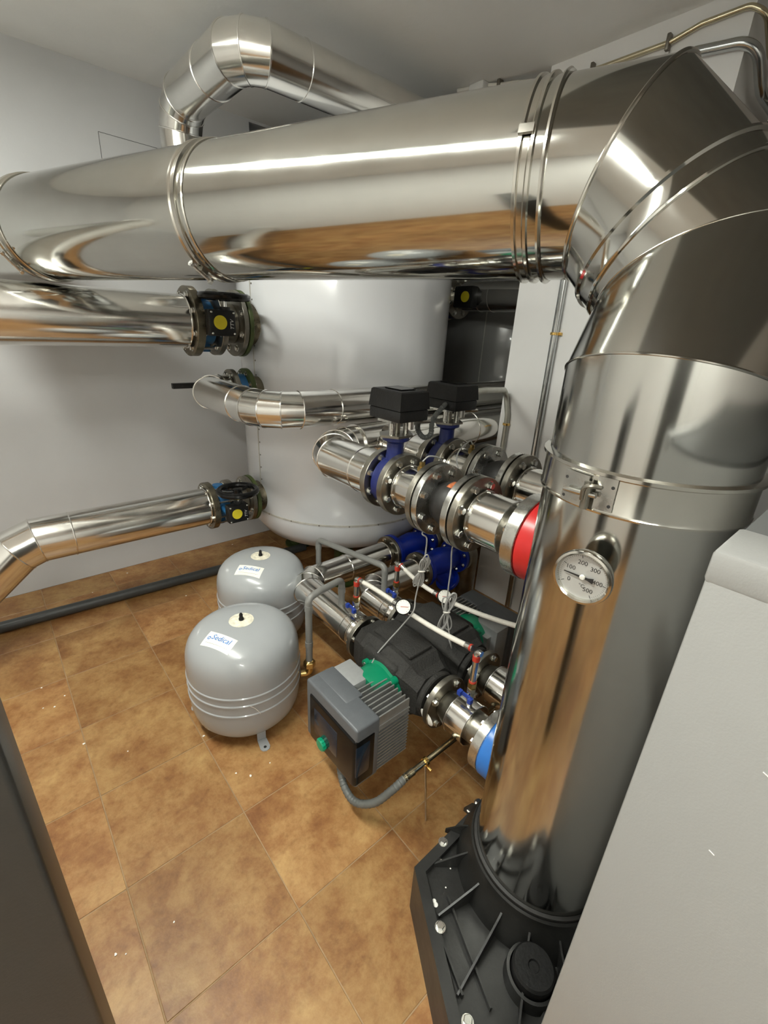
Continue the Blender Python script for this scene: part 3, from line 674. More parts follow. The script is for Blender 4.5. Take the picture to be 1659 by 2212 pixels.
# recess: geared valve and pipe of the shade-coloured tank
xr = 2.45
rv = thing('butterfly_valve', 'black-geared valve with yellow disc in the dark recess', 'valve', (xr, 2.16, 1.5))
part('body', MB().lathe(ring_prof(0.13, 0.05, 0.06), (xr, 2.20, 1.645), -YA, 40, True), 'valve_blue', rv)
flange(rv, (xr, 2.225, 1.645), YA, 0.14, 0.025, 'dull_steel', 0.05, 8, 0.011)
gq = at_x(1004, 641, xr-0.13)
gb = part('gearbox', MB().rbox((gq.x, gq.y-0.055, gq.z-0.06), (gq.x+0.06, gq.y+0.09, gq.z+0.06), 0.01, 2), 'black_plastic', rv)
part('position_indicator', MB().cyl((gq.x+0.001, gq.y-0.004, gq.z), (gq.x-0.006, gq.y-0.004, gq.z), 0.03, 28), 'yellow', gb)
part('gear_neck', MB().cyl((gq.x+0.05, 2.19, 1.645), (xr-0.05, 2.19, 1.645), 0.03, 16), 'black_plastic', rv)
part('nozzle', MB().tube(fillet([v3(xr, 2.236, 1.645), v3(xr, 2.40, 1.645), v3(2.70, 2.40, 1.645)], 0.08), 0.06, 24), 'dull_steel', tk2)
pp = thing('insulated_pipe', 'aluminium-clad pipe leaving the valve in the dark recess', 'pipe', (xr, 1.6, 1.55))
mitre_pipe(pp, [v3(xr, 2.135, 1.645), v3(xr, 1.93, 1.645), v3(xr, 1.84, 1.645), v3(xr, 1.46, 1.645)], 0.085)
flange(pp, (xr, 2.125, 1.645), YA, 0.13, 0.022, 'dull_steel', 0.05, 8, 0.011)
eb = arc_pts((xr, 1.38, 1.645), -YA, XA, 0.1, 3)
pts = at_x(1097, 705, 2.58)
sb = thing('sensor_box', 'small black box mounted on the tank in the recess', 'box', (2.66, 1.80, 1.45))
part('housing', MB().rbox((2.76, 1.79, 1.42), (2.83, 1.86, 1.51), 0.006, 2), 'black_plastic', sb)
part('lid', MB().rbox((2.752, 1.797, 1.427), (2.762, 1.853, 1.503), 0.003, 2), 'black_satin', sb)

# ================================================================== UPPER MANIFOLD (header and two control assemblies)
ZM, HY = 0.978, 1.468
X1, X2, DY2 = 0.955, 1.272, 0.065
hd = thing('header_pipe', 'aluminium-clad header pipe bending into the motorised valves in front of the white tank', 'pipe', (1.3, HY, ZM-0.09))
eh = arc_pts((X1, HY, ZM), -XA, -YA, 0.155, 4)
mitre_pipe(hd, [v3(1.13, HY, ZM)]+eh+[v3(X1, 1.175, ZM), v3(X1, 1.105, ZM)], 0.079)
part('end_cone', MB().lathe([(0.079, 0), (0.055, 0.022)], (X1, 1.105, ZM), -YA, 48), 'cladding', hd)
mitre_pipe(hd, [v3(1.13, HY, ZM), v3(1.60, HY, ZM), v3(1.86, HY, ZM), v3(3.2, HY, ZM)], 0.0865)
bead_ring(hd, (1.132, HY, ZM), XA, 0.0865, 0.003)
mitre_pipe(hd, [v3(X2, HY, ZM), v3(X2, HY-0.10, ZM), v3(X2, 1.175+DY2, ZM), v3(X2, 1.105+DY2, ZM)], 0.079)
part('end_cone', MB().lathe([(0.079, 0), (0.055, 0.022)], (X2, 1.105+DY2, ZM), -YA, 48), 'cladding', hd)
flange(hd, (X1, 1.071, ZM), YA, 0.099, 0.024, 'dull_steel', 0.04, 8, 0.0095, 'both')
flange(hd, (X2, 1.071+DY2, ZM), YA, 0.099, 0.024, 'dull_steel', 0.04, 8, 0.0095, 'both')

def assembly(X, dy, first):
    w_ = 'first' if first else 'second'
    near = 'nearer the pumps' if first else 'nearer the white pillar'
    nz = lambda y: v3(X, y+dy, ZM)
    # --- motorised butterfly valve
    v = thing('motorised_valve', ('blue valve topped by black actuator box, on the red-flanged line' if first else 'blue valve topped by black actuator box, fed by the bent pillar conduit'), 'valve', (X, 1.03+dy, ZM-0.09), 'motorised valves on the header')
    part('body', MB().lathe(ring_prof(0.080, 0.03, 0.046, 0.004), nz(1.006), YA, 48, True), 'valve_blue', v)
    c = nz(1.029)
    part('neck', MB().lathe([(0.0, 0.075), (0.03, 0.075), (0.027, 0.10), (0.027, 0.128), (0.032, 0.134), (0.043, 0.138), (0.043, 0.150), (0, 0.150)], c, ZA, 28), 'valve_blue', v)
    br = part('mounting_bracket', MB().prism([(0.062, 0), (0.03, 0.045), (-0.03, 0.045), (-0.062, 0), (-0.03, -0.045), (0.03, -0.045)], c+ZA*0.150, XA, YA, ZA, 0.007), 'dull_steel', v)
    for sx in (-1, 1):
        part('post', MB().cyl(c+v3(sx*0.03, -0.012, 0.157), c+v3(sx*0.03, -0.012, 0.205), 0.010, 14), 'zinc', br)
    part('stem', MB().cyl(c+ZA*0.157, c+ZA*0.205, 0.012, 14), 'dull_steel', v)
    part('bracket_top', MB().box(c+v3(-0.052, -0.032, 0.197), c+v3(0.046, 0.032, 0.207)), 'zinc', v)
    part('manual_lever', MB().tube([c+v3(0.0, -0.03, 0.20), c+v3(0.05, -0.055, 0.20), c+v3(0.085, -0.06, 0.198)], 0.0055, 8), 'bolt_steel', v)
    part('lever_bolt', MB().cyl(c+v3(0.012, -0.05, 0.178), c+v3(0.012, -0.05, 0.215), 0.010, 8), 'bolt_steel', v)
    yb0, yb1 = 0.950+dy, 1.095+dy; xb0, xb1 = X-0.062, X+0.060; zb = ZM+0.217
    ab = part('actuator_base', MB().rbox((xb0+0.002, yb0+0.002, zb-0.012), (xb1-0.002, yb1-0.002, zb+0.022), 0.005, 2), 'black_plastic', v)
    tp = MB(); lo = [(xb0, yb0), (xb1, yb0), (xb1, yb1), (xb0, yb1)]; ins = 0.005
    hi = [(xb0+ins, yb0+ins), (xb1-ins, yb0+ins), (xb1-ins, yb1-ins), (xb0+ins, yb1-ins)]
    vs = [v3(x, y, zb+0.023) for x, y in lo]+[v3(x, y, zb+0.072) for x, y in hi]+[v3(x+(0.004 if i in (0, 3) else -0.004), y+(0.004 if i < 2 else -0.004), zb+0.076) for i, (x, y) in enumerate(hi)]
    tp.add(vs, [(3, 2, 1, 0), (8, 9, 10, 11)]+[(i+o, (i+1) % 4+o, (i+1) % 4+o+4, i+o+4) for o in (0, 4) for i in range(4)])
    lid = part('actuator_lid', tp, 'black_plastic', v, smooth=0)
    part('lid_window', MB().rbox((X-0.03, yb0+0.035, zb+0.0765), (X+0.03, yb1-0.035, zb+0.0795), 0.0012, 1), 'black_gloss', lid)
    # --- clad spool with sensor tap
    sp = thing('pipe_spool', 'short clad pipe piece with sensor tap beside the blue valve '+near, 'pipe', nz(0.91)-ZA*0.1)
    flange(sp, nz(0.985), YA, 0.1, 0.024, 'dull_steel', 0.04, 8, 0.0095, 'both')
    mitre_pipe(sp, [nz(0.962), nz(0.872)], 0.069, name='cladding')
    bead_ring(sp, nz(0.960), YA, 0.069, 0.0025); bead_ring(sp, nz(0.874), YA, 0.069, 0.0025)
    part('pipe_core', MB().cyl(nz(0.973), nz(0.862), 0.055, 32), 'dull_steel', sp)
    part('sensor_tap', MB().lathe([(0, 0), (0.014, 0), (0.014, 0.014), (0.009, 0.016), (0.009, 0.028), (0.0, 0.03)], nz(0.905)+ZA*0.066, ZA, 6), 'brass', sp)
    flange(sp, nz(0.850), YA, 0.108, 0.020, 'dull_steel', 0.04, 8, 0.0105, 'a')
    # --- rubber expansion joint
    ej = thing('expansion_joint', 'black rubber expansion joint between two pairs of steel flanges '+near, 'expansion joint', nz(0.76)-ZA*0.1)
    flange(ej, nz(0.824), YA, 0.108, 0.020, 'zinc', 0.04, 8, 0.0105, 'b')
    part('gasket', MB().lathe(ring_prof(0.090, 0.05, 0.006), nz(0.834), YA, 48, True), 'rubber', ej)
    part('bellows', MB().lathe([(0.055, 0), (0.060, 0.012), (0.067, 0.030), (0.068, 0.045), (0.067, 0.060), (0.060, 0.078), (0.055, 0.090)], nz(0.814), -YA, 48), 'rubber', ej)
    if first:
        part('inspection_sticker', cyl_patch(nz(0.765), 0.0690, 62, 92, -0.018, 0.010), 'sticker_orange', ej, 'faded orange sticker')
    flange(ej, nz(0.714), YA, 0.108, 0.020, 'zinc', 0.04, 8, 0.0105, 'a')
    part('gasket', MB().lathe(ring_prof(0.090, 0.05, 0.006), nz(0.698), YA, 48, True), 'rubber', ej)
    # --- spool 2 to boiler
    s2 = thing('boiler_pipe', 'polished clad pipe piece leading from the rubber joint '+near+' to the boiler', 'pipe', nz(0.6)-ZA*0.1)
    flange(s2, nz(0.688), YA, 0.108, 0.020, 'dull_steel', 0.04, 8, 0.0105, 'b')
    mitre_pipe(s2, [nz(0.668), nz(0.568)], 0.073, name='cladding')
    bead_ring(s2, nz(0.666), YA, 0.073, 0.0025); bead_ring(s2, nz(0.570), YA, 0.073, 0.0025)
    part('pipe_core', MB().cyl(nz(0.680), nz(0.53), 0.055, 32), 'dull_steel', s2)
    flange(s2, nz(0.515), YA, 0.107, 0.034, 'zinc', 0.04, 8, 0.0105, 'a')
    rvv = thing('flange_valve', ('bright red' if first else 'dark red')+' flanged valve at the boiler end of the line '+near, 'valve', nz(0.52)-ZA*0.1)
    part('body', MB().lathe(ring_prof(0.104, 0.04, 0.052, 0.004), nz(0.446), YA, 56, True), 'flange_red', rvv)
    flange(rvv, nz(0.438), YA, 0.098, 0.016, 'zinc', 0.04, 8, 0.0105, 'b')
    xe = 1.11 if first else X
    path = [nz(0.442), v3(X, 0.425+dy, ZM), v3(xe, 0.35, ZM), v3(xe, BY+0.002, ZM)]
    part('outlet_pipe', MB().tube(fillet(path, 0.06), 0.044, 28), 'dull_steel', rvv)
def cyl_patch(c, R, d0, d1, y0, y1, n=8):
    vs = []; fs = []
    for i in range(n+1):
        a = math.radians(d0+(d1-d0)*i/n)
        for y in (y0, y1): vs.append(Vector(c)+v3(-math.cos(a)*R, y, math.sin(a)*R))
    for i in range(n): fs.append((2*i, 2*i+1, 2*i+3, 2*i+2))
    return MB().add(vs, fs)
assembly(X1, 0.0, True); assembly(X2, DY2, False)

# ================================================================== PUMP LINES
ZL, XL1, XL2, RL = 0.318, 0.93, 1.13, 0.066
YR1, YR2 = 1.59, 1.362
def return_line(XL, YR, first):
    nm = 'nearer the expansion vessels' if first else 'nearer the pillar'
    ee = arc_pts((XL, YR, ZL), -XA, -YA, 0.10 if first else 0.09, 3)
    p = thing('return_pipe', ('aluminium-clad pipe bending past the grey expansion vessels into the black pump' if first else 'aluminium-clad pipe bending into the pump whose motor faces the pillar'), 'pipe', (XL, YR, ZL-RL), 'clad return pipes before the pumps')
    mitre_pipe(p, [v3(1.44, YR, ZL)]+([v3(1.19, YR, ZL)] if first else [])+ee+[v3(XL, 1.195 if first else 1.19, ZL), v3(XL, 1.150, ZL)], RL)
    bead_ring(p, (1.438, YR, ZL), XA, RL, 0.003)
    part('end_collar', MB().lathe([(RL+0.003, 0), (RL+0.003, 0.028), (RL-0.008, 0.032)], (XL, 1.182, ZL), -YA, 48), 'cladding', p)
    part('reducer', MB().lathe([(RL-0.004, 0), (0.048, 0.04)], (XL, 1.150, ZL), -YA, 40), 'cladding', p)
    flange(p, (XL, 1.105, ZL), YA, 0.088, 0.018, 'dull_steel', 0.035, 4, 0.009)
    flange(p, (1.475, YR, ZL), XA, 0.092, 0.020, 'dull_steel', 0.035, 8, 0.009, 'both')
    part('pipe_core', MB().cyl((1.438, YR, ZL), (1.47, YR, ZL), 0.05, 28), 'dull_steel', p)
    # blue strainer
    s = thing('strainer', 'bright blue cast Y-strainer on the clad return pipe '+nm, 'strainer', (1.63, YR, ZL-0.1), 'blue strainers')
    flange(s, (1.499, YR, ZL), XA, 0.094, 0.022, 'strainer_blue', 0.03, 8, 0.009, 'a')
    part('body', MB().lathe([(0.05, 0), (0.055, 0.03), (0.066, 0.09), (0.072, 0.14), (0.060, 0.20), (0.052, 0.24)], (1.505, YR, ZL), XA, 40), 'strainer_blue', s)
    bd = v3(0.62, -0.12, -0.77).normalized(); bs = v3(1.60, YR, ZL-0.01)
    part('basket_leg', MB().cyl(bs, bs+bd*0.14, 0.046, 32), 'strainer_blue', s)
    flange(s, bs+bd*0.15, bd, 0.066, 0.02, 'strainer_blue', 0.001, 8, 0.007, 'a', name='basket_cover')
    flange(s, (1.752, YR, ZL), XA, 0.094, 0.022, 'strainer_blue', 0.03, 8, 0.009, 'b')
    # tail
    q = thing('tail_pipe', 'dark steel pipe end behind the blue strainer '+nm, 'pipe', (1.85, YR, 0.0 if not first else ZL-0.06), 'pipe ends behind the strainers')
    flange(q, (1.780, YR, ZL), XA, 0.092, 0.022, 'dull_steel', 0.035, 8, 0.009, 'a')
    if first: part('pipe_core', MB().cyl((1.785, YR, ZL), (3.0, YR, ZL), 0.055, 28), 'dull_steel', q)
    else: part('pipe_core', MB().tube(fillet([v3(1.785, YR, ZL), v3(1.88, YR, ZL), v3(1.88, YR, 0.0)], 0.07), 0.05, 28), 'dull_steel', q)
return_line(XL1, YR1, True); return_line(XL2, YR2, False)

def pump(XL, sgn, first):
    """sgn=-1: motor towards -X"""
    p = thing('circulation_pump', ('circulator pump with black shell, green motor and dark control head facing the vessels' if first else 'circulator pump with green motor and finned head turned towards the pillar'), 'pump', (XL, 0.908, ZL-0.125), 'circulator pumps')
    def S(x, y, z): return v3(XL + (-sgn)*(-1)*x if False else XL + sgn*x, y, z)
    # insulating shell: loft of chamfered sections along Y
    def sec(y, hx, hz, ch):
        pts = [(-hx+ch, -hz), (hx-ch, -hz), (hx, -hz+ch), (hx, hz-ch), (hx-ch, hz), (-hx+ch, hz), (-hx, hz-ch), (-hx, -hz+ch)]
        return [v3(XL+a, y, ZL+b) for a, b in pts]
    secs = [sec(0.742, 0.080, 0.080, 0.035), sec(0.772, 0.086, 0.086, 0.030), sec(0.800, 0.100, 0.108, 0.036), sec(0.86, 0.106, 0.118, 0.040), sec(0.955, 0.106, 0.118, 0.040), sec(1.015, 0.100, 0.108, 0.036), sec(1.045, 0.084, 0.086, 0.030), sec(1.080, 0.076, 0.078, 0.034)]
    b = MB(); vs = [q for s_ in secs for q in s_]; m = len(secs); fs = []
    for i in range(m-1):
        for k in range(8): fs.append((i*8+k, i*8+(k+1) % 8, (i+1)*8+(k+1) % 8, (i+1)*8+k))
    fs += [tuple(range(7, -1, -1)), tuple((m-1)*8+k for k in range(8))]
    part('insulating_shell', b.add(vs, fs), 'foam_black', p, 'matt black foam insulation shell', 20)
    part('shell_panel', MB().rbox((XL-0.052, 0.812, ZL+0.112), (XL+0.052, 1.00, ZL+0.124), 0.004, 2), 'foam_black', p)
    part('shell_block', MB().rbox((XL+sgn*0.02-0.09, 0.822, ZL-0.095), (XL+sgn*0.02+0.09, 0.995, ZL+0.095), 0.018, 3), 'foam_black', p)
    part('shell_ring', MB().lathe(ring_prof(0.082, 0.04, 0.022, 0.004), (XL, 0.722, ZL), YA, 40, True), 'foam_black', p)
    # green motor
    yc, zc_ = 0.880, 0.305
    x0 = 0.100
    mt = part('motor', MB().lathe([(0.0, 0), (0.094, 0), (0.094, 0.010), (0.086, 0.016), (0.086, 0.05), (0.078, 0.085), (0, 0.085)], S(x0, yc, zc_), XA*sgn, 48), 'pump_green', p, 'green motor housing')
    for a in (0.6, 2.3, 3.9, 5.5):
        q = S(x0+0.004, yc+math.cos(a)*0.092, zc_+math.sin(a)*0.092)
        part('motor_lug', MB().cyl(q, q+XA*sgn*0.022, 0.014, 14), 'pump_green', mt)
        inst('screw', SCREW['bolt_steel'], basis(q+XA*sgn*0.022, XA*sgn, 0.0065), mt)
    # heat sink + module (X from .12 to .337 away from the pump axis)
    def bx(x0_, x1_, y0, y1, z0, z1, r=0.0, seg=2):
        a, c = S(x0_, y0, z0), S(x1_, y1, z1); lo = (min(a.x, c.x), min(a.y, c.y), min(a.z, c.z)); hi = (max(a.x, c.x), max(a.y, c.y), max(a.z, c.z))
        return MB().rbox(lo, hi, r, seg) if r else MB().box(lo, hi)
    Y0, Y1, Z0, Z1 = 0.725, 0.992, 0.155, 0.385
    flip = sgn > 0
    if flip: ym = lambda y: 2*0.872-y+0.0
    else: ym = lambda y: y
    hs = part('heat_sink', bx(0.140, 0.275, ym(Y0+0.022), ym(Y1-0.03), Z0+0.02, Z1-0.034, 0.003), 'fin_alu', p, 'ribbed aluminium heat sink')
    for k in range(8):
        y = ym(Y0+0.006+k*0.0175)
        part('fin', bx(0.128, 0.262, y-0.0022, y+0.0022, Z1-0.06, Z1-0.004+0.0*k), 'fin_alu', hs, smooth=0)
    for k in range(14):
        z = Z0+0.014+k*0.0135
        part('fin', bx(0.126, 0.262, ym(Y0+0.001), ym(Y0+0.03), z-0.0021, z+0.0021), 'fin_alu', hs, smooth=0)
    part('terminal_box', bx(0.165, 0.262, ym(Y0+0.150), ym(Y1-0.006), Z0+0.02, Z1-0.003, 0.005), 'module_light', p, 'light grey terminal housing')
    hd_ = part('control_head', bx(0.248, 0.337, ym(Y0), ym(Y1), Z0, Z1, 0.008, 3), 'module_dark', p, 'dark grey control head')
    part('head_wedge', bx(0.235, 0.30, ym(Y0+0.10), ym(Y1-0.004), Z0+0.01, Z1+0.0015, 0.006), 'module_dark', hd_)
    fr = part('display_frame', bx(0.262, 0.343, ym(Y0-0.0015), ym(Y1-0.022), Z0+0.004, Z1-0.038, 0.012, 4), 'black_gloss', p, 'glossy black display cover')
    part('screen', bx(0.336, 0.3445, ym(Y0+0.085), ym(Y1-0.055), Z0+0.05, Z1-0.075, 0.003), 'screen', fr)
    part('side_screen', bx(0.285, 0.338, ym(Y0-0.0025), ym(Y0+0.07), Z0+0.045, Z1-0.062, 0.004), 'screen', fr)
    ky, kz = ym(0.874+0.012), 0.200
    part('knob', MB().lathe([(0, 0), (0.020, 0), (0.020, 0.012), (0.018, 0.015), (0, 0.016)], S(0.342, ky, kz), XA*sgn, 24), 'knob_green', p, 'round green knob')
    for k in range(12):
        a = 2*PI*k/12; q = S(0.345, ky+math.cos(a)*0.0195, kz+math.sin(a)*0.0195)
        part('knob_grip', MB().cyl(q, q+XA*sgn*0.010, 0.0022, 6), 'knob_green', fr)
    part('drain_foot', MB().rbox((XL-0.04, 0.86, ZL-0.15), (XL+0.04, 0.95, ZL-0.11), 0.006, 2), 'foam_black', p)
pump(XL1, -1, True); pump(XL2, 1, False)

def discharge(XL, first):
    nm = 'beside the control head' if first else 'behind the first discharge pipe'
    p = thing('discharge_pipe', ('polished conical pipe piece with white-chipped flange in front of the near pump' if first else 'conical pipe piece after the pump that faces the pillar'), 'pipe', (XL, 0.62, ZL-0.09), 'pipe pieces after the pumps')
    flange(p, (XL, 0.693, ZL), YA, 0.092, 0.020, 'dull_steel', 0.035, 4, 0.0105, 'both', 0.6, bc=0.78)
    part('cone', MB().lathe([(0.046, 0), (0.050, 0.012), (0.064, 0.048)], (XL, 0.682, ZL), -YA, 48), 'dull_steel', p)
    mitre_pipe(p, [v3(XL, 0.638, ZL), v3(XL, 0.566, ZL)], 0.066, name='cladding')
    bead_ring(p, (XL, 0.636, ZL), YA, 0.066, 0.0025); bead_ring(p, (XL, 0.568, ZL), YA, 0.066, 0.0025)
    part('pipe_core', MB().cyl((XL, 0.57, ZL), (XL, 0.51, ZL), 0.05, 28), 'dull_steel', p)
    flange(p, (XL, 0.502, ZL), YA, 0.094, 0.030, 'zinc', 0.035, 8, 0.0095, 'a')
    if first: part('paint_blob', MB().lathe([(0, 0.006), (0.02, 0.005), (0.03, 0)], v3(XL-0.078, 0.694, ZL-0.02), v3(-0.9, 0.1, -0.2), 16), 'flake', p, 'chipped white paint on the flange edge')
    q = thing('flange_valve', ('sky blue' if first else 'blue')+' flanged valve after the pump '+('beside the vertical flue' if first else 'that faces the pillar'), 'valve', (XL, 0.50, ZL-0.09))
    part('body', MB().lathe(ring_prof(0.096, 0.03, 0.046, 0.004), (XL, 0.441, ZL), YA, 56, True), 'flange_blue', q)
    flange(q, (XL, 0.434, ZL), YA, 0.078, 0.014, 'zinc', 0.035, 8, 0.0095, 'b')
    xe = 1.10 if first else 1.25
    part('outlet_pipe', MB().tube(fillet([v3(XL, 0.440, ZL), v3(XL, 0.42, ZL), v3(xe, 0.36, ZL), v3(xe, BY+0.002, ZL)], 0.05), 0.030, 24), 'dull_steel', q)
discharge(XL1, True); discharge(XL2, False)

# ------------------------------------------------------------------ gauge valves and white hoses
def gauge_valve(c, label, htop, grp='small tap stacks on the pump pipes'):
    c = Vector(c); g = thing('gauge_tap', label, 'tap', c, grp)
    part('nipple', MB().cyl(c-ZA*0.002, c+ZA*0.022, 0.010, 14), 'bolt_steel', g)
    part('tap_body', MB().lathe([(0.010, 0.02), (0.014, 0.022), (0.014, 0.034), (0.011, 0.036), (0.012, 0.05), (0.014, 0.052), (0.014, 0.066), (0.009, 0.068)], c, ZA, 6), 'bolt_steel', g)
    hp = c+v3(-0.016, 0.004, 0.040)
    h = part('tap_handle', MB().obox(hp, YA, ZA, XA, 0.046, 0.012, 0.005), 'handle_blue', g, 'blue butterfly handle')
    for s in (-1, 1): part('handle_wing', MB().obox(hp+YA*s*0.020+v3(-0.006, 0, 0.002*s), YA, ZA, XA, 0.012, 0.016, 0.014), 'handle_blue', h)
    part('handle_stem', MB().cyl(c+v3(0, 0.004, 0.040), hp, 0.004, 8), 'bolt_steel', g)
    part('union_nut', MB().cyl(c+ZA*0.070, c+ZA*0.088, 0.0145, 6), 'brass', g)
    part('thread_seal', MB().cyl(c+ZA*0.087, c+ZA*0.093, 0.0115, 12), 'red_plastic', g)
    part('connector', MB().cyl(c+ZA*0.092, c+ZA*htop, 0.0098, 14), 'bolt_steel', g)
    part('red_collar', MB().cyl(c+ZA*(htop-0.022), c+ZA*(htop-0.004), 0.0115, 14), 'red_plastic', g)
    part('elbow', MB().tube([c+ZA*(htop-0.004), c+ZA*(htop+0.006), c+v3(0, -0.006, htop+0.010), c+v3(0, -0.016, htop+0.010)] if True else [], 0.0095, 12), 'bolt_steel', g)
    return c+v3(0, -0.016, htop+0.010)
def hose(p0, p1, sag, label, side=0.0):
    p0, p1 = Vector(p0), Vector(p1); d = (p1-p0); mid = (p0+p1)/2+v3(side, 0, sag)
    pts = catmull([p0, p0*0.72+p1*0.28+v3(side, 0, sag)*0.8, mid, p0*0.28+p1*0.72+v3(side, 0, sag)*0.8, p1], 8)
    h = thing('hose', label, 'hose', (p0+p1)/2, 'white hoses over the pumps')
    part('hose_tube', MB().tube(pts, 0.0085, 12), 'hose_white', h)
    for a, c in ((pts[0], pts[3]), (pts[-1], pts[-4])):
        dd = (c-a).normalized(); part('ferrule', MB().cyl(a-dd*0.001, a+dd*0.026, 0.0102, 14), 'bolt_steel', h)
        part('sleeve', MB().cyl(a+dd*0.002, a+dd*0.008, 0.0112, 14), 'red_plastic', h)
tA = gauge_valve((XL1, 1.172, ZL+RL-0.002), 'tap stack with red collar on the clad pipe before the near pump', 0.158)
tB = gauge_valve((XL1, 0.598, ZL+RL-0.002), 'tap stack with blue handle on the conical piece after the near pump', 0.190)
tC = gauge_valve((XL2, 1.160, ZL+RL-0.002), 'tap stack with red collar on the clad pipe before the pump that faces the pillar', 0.165)
def pressure_gauge(c, label):
    c = Vector(c); n = v3(-0.55, -0.55, 0.62).normalized()
    g = thing('pressure_gauge', label, 'gauge', c-ZA*0.03, 'pressure gauges on the hoses')
    part('case', MB().lathe([(0, -0.024), (0.018, -0.024), (0.024, -0.02), (0.027, -0.004), (0.027, 0.002), (0.025, 0.005), (0.0235, 0.004)], c, n, 40), 'black_plastic', g)
    part('dial_face', MB().cyl(c+n*0.0, c+n*0.003, 0.0245, 40), 'gauge_white', g)
    e1, e2, _ = frame(n); b = MB()
    for k in range(11):
        a = math.radians(-50+28*k); r = e1*math.cos(a)+e2*math.sin(a); t = e2*math.cos(a)-e1*math.sin(a)
        b.add([c+n*0.0033+r*0.018-t*0.0005, c+n*0.0033+r*0.018+t*0.0005, c+n*0.0033+r*0.021+t*0.0005, c+n*0.0033+r*0.021-t*0.0005], [(0, 1, 2, 3)])
    part('dial_ticks', b, 'marking_black', g, smooth=0)
    part('pointer', MB().obox(c+n*0.004+e1*0.004, e1, e2, n, 0.026, 0.0016, 0.0006), 'red_plastic', g, smooth=0)
    part('tee', MB().cyl(c-n*0.02, c-n*0.050, 0.009, 12), 'brass', g)
    return c-n*0.05
gA = at_x(871, 1311, 0.905); gj = pressure_gauge(gA, 'small white-faced pressure gauge between the hoses over the near pump')
hose(tA, gj+v3(0, 0.02, 0.0), 0.004, 'white hose from the red-collared tap to the pressure gauge')
hose(gj+v3(0.0, -0.02, -0.002), tB+v3(0, 0.034, 0), -0.006, 'white hose from the pressure gauge to the tap beside the flue')
gB = v3(XL2-0.02, 0.885, 0.55); gk_ = pressure_gauge(gB, 'pressure gauge hidden behind the coiled cable')
hose(tC, gk_+v3(0, 0.02, 0), -0.012, 'white hose sloping down to the gauge behind the coiled cable')
hose(gk_+v3(0, -0.02, 0), at_x(1108, 1341, XL2)+v3(0, -0.06, 0.002), -0.008, 'white hose running behind the vertical flue')
tD = thing('gauge_tap', 'tap on the far discharge pipe hidden behind the flue', 'tap', (XL2, 0.55, ZL+RL), 'small tap stacks on the pump pipes')
hq = at_x(1108, 1341, XL2)+v3(0, -0.06, 0.002)
part('connector', MB().tube(fillet([v3(XL2, hq.y-0.02, ZL+RL-0.005), v3(XL2, hq.y-0.02, hq.z), hq], 0.015), 0.009, 12), 'bolt_steel', tD)

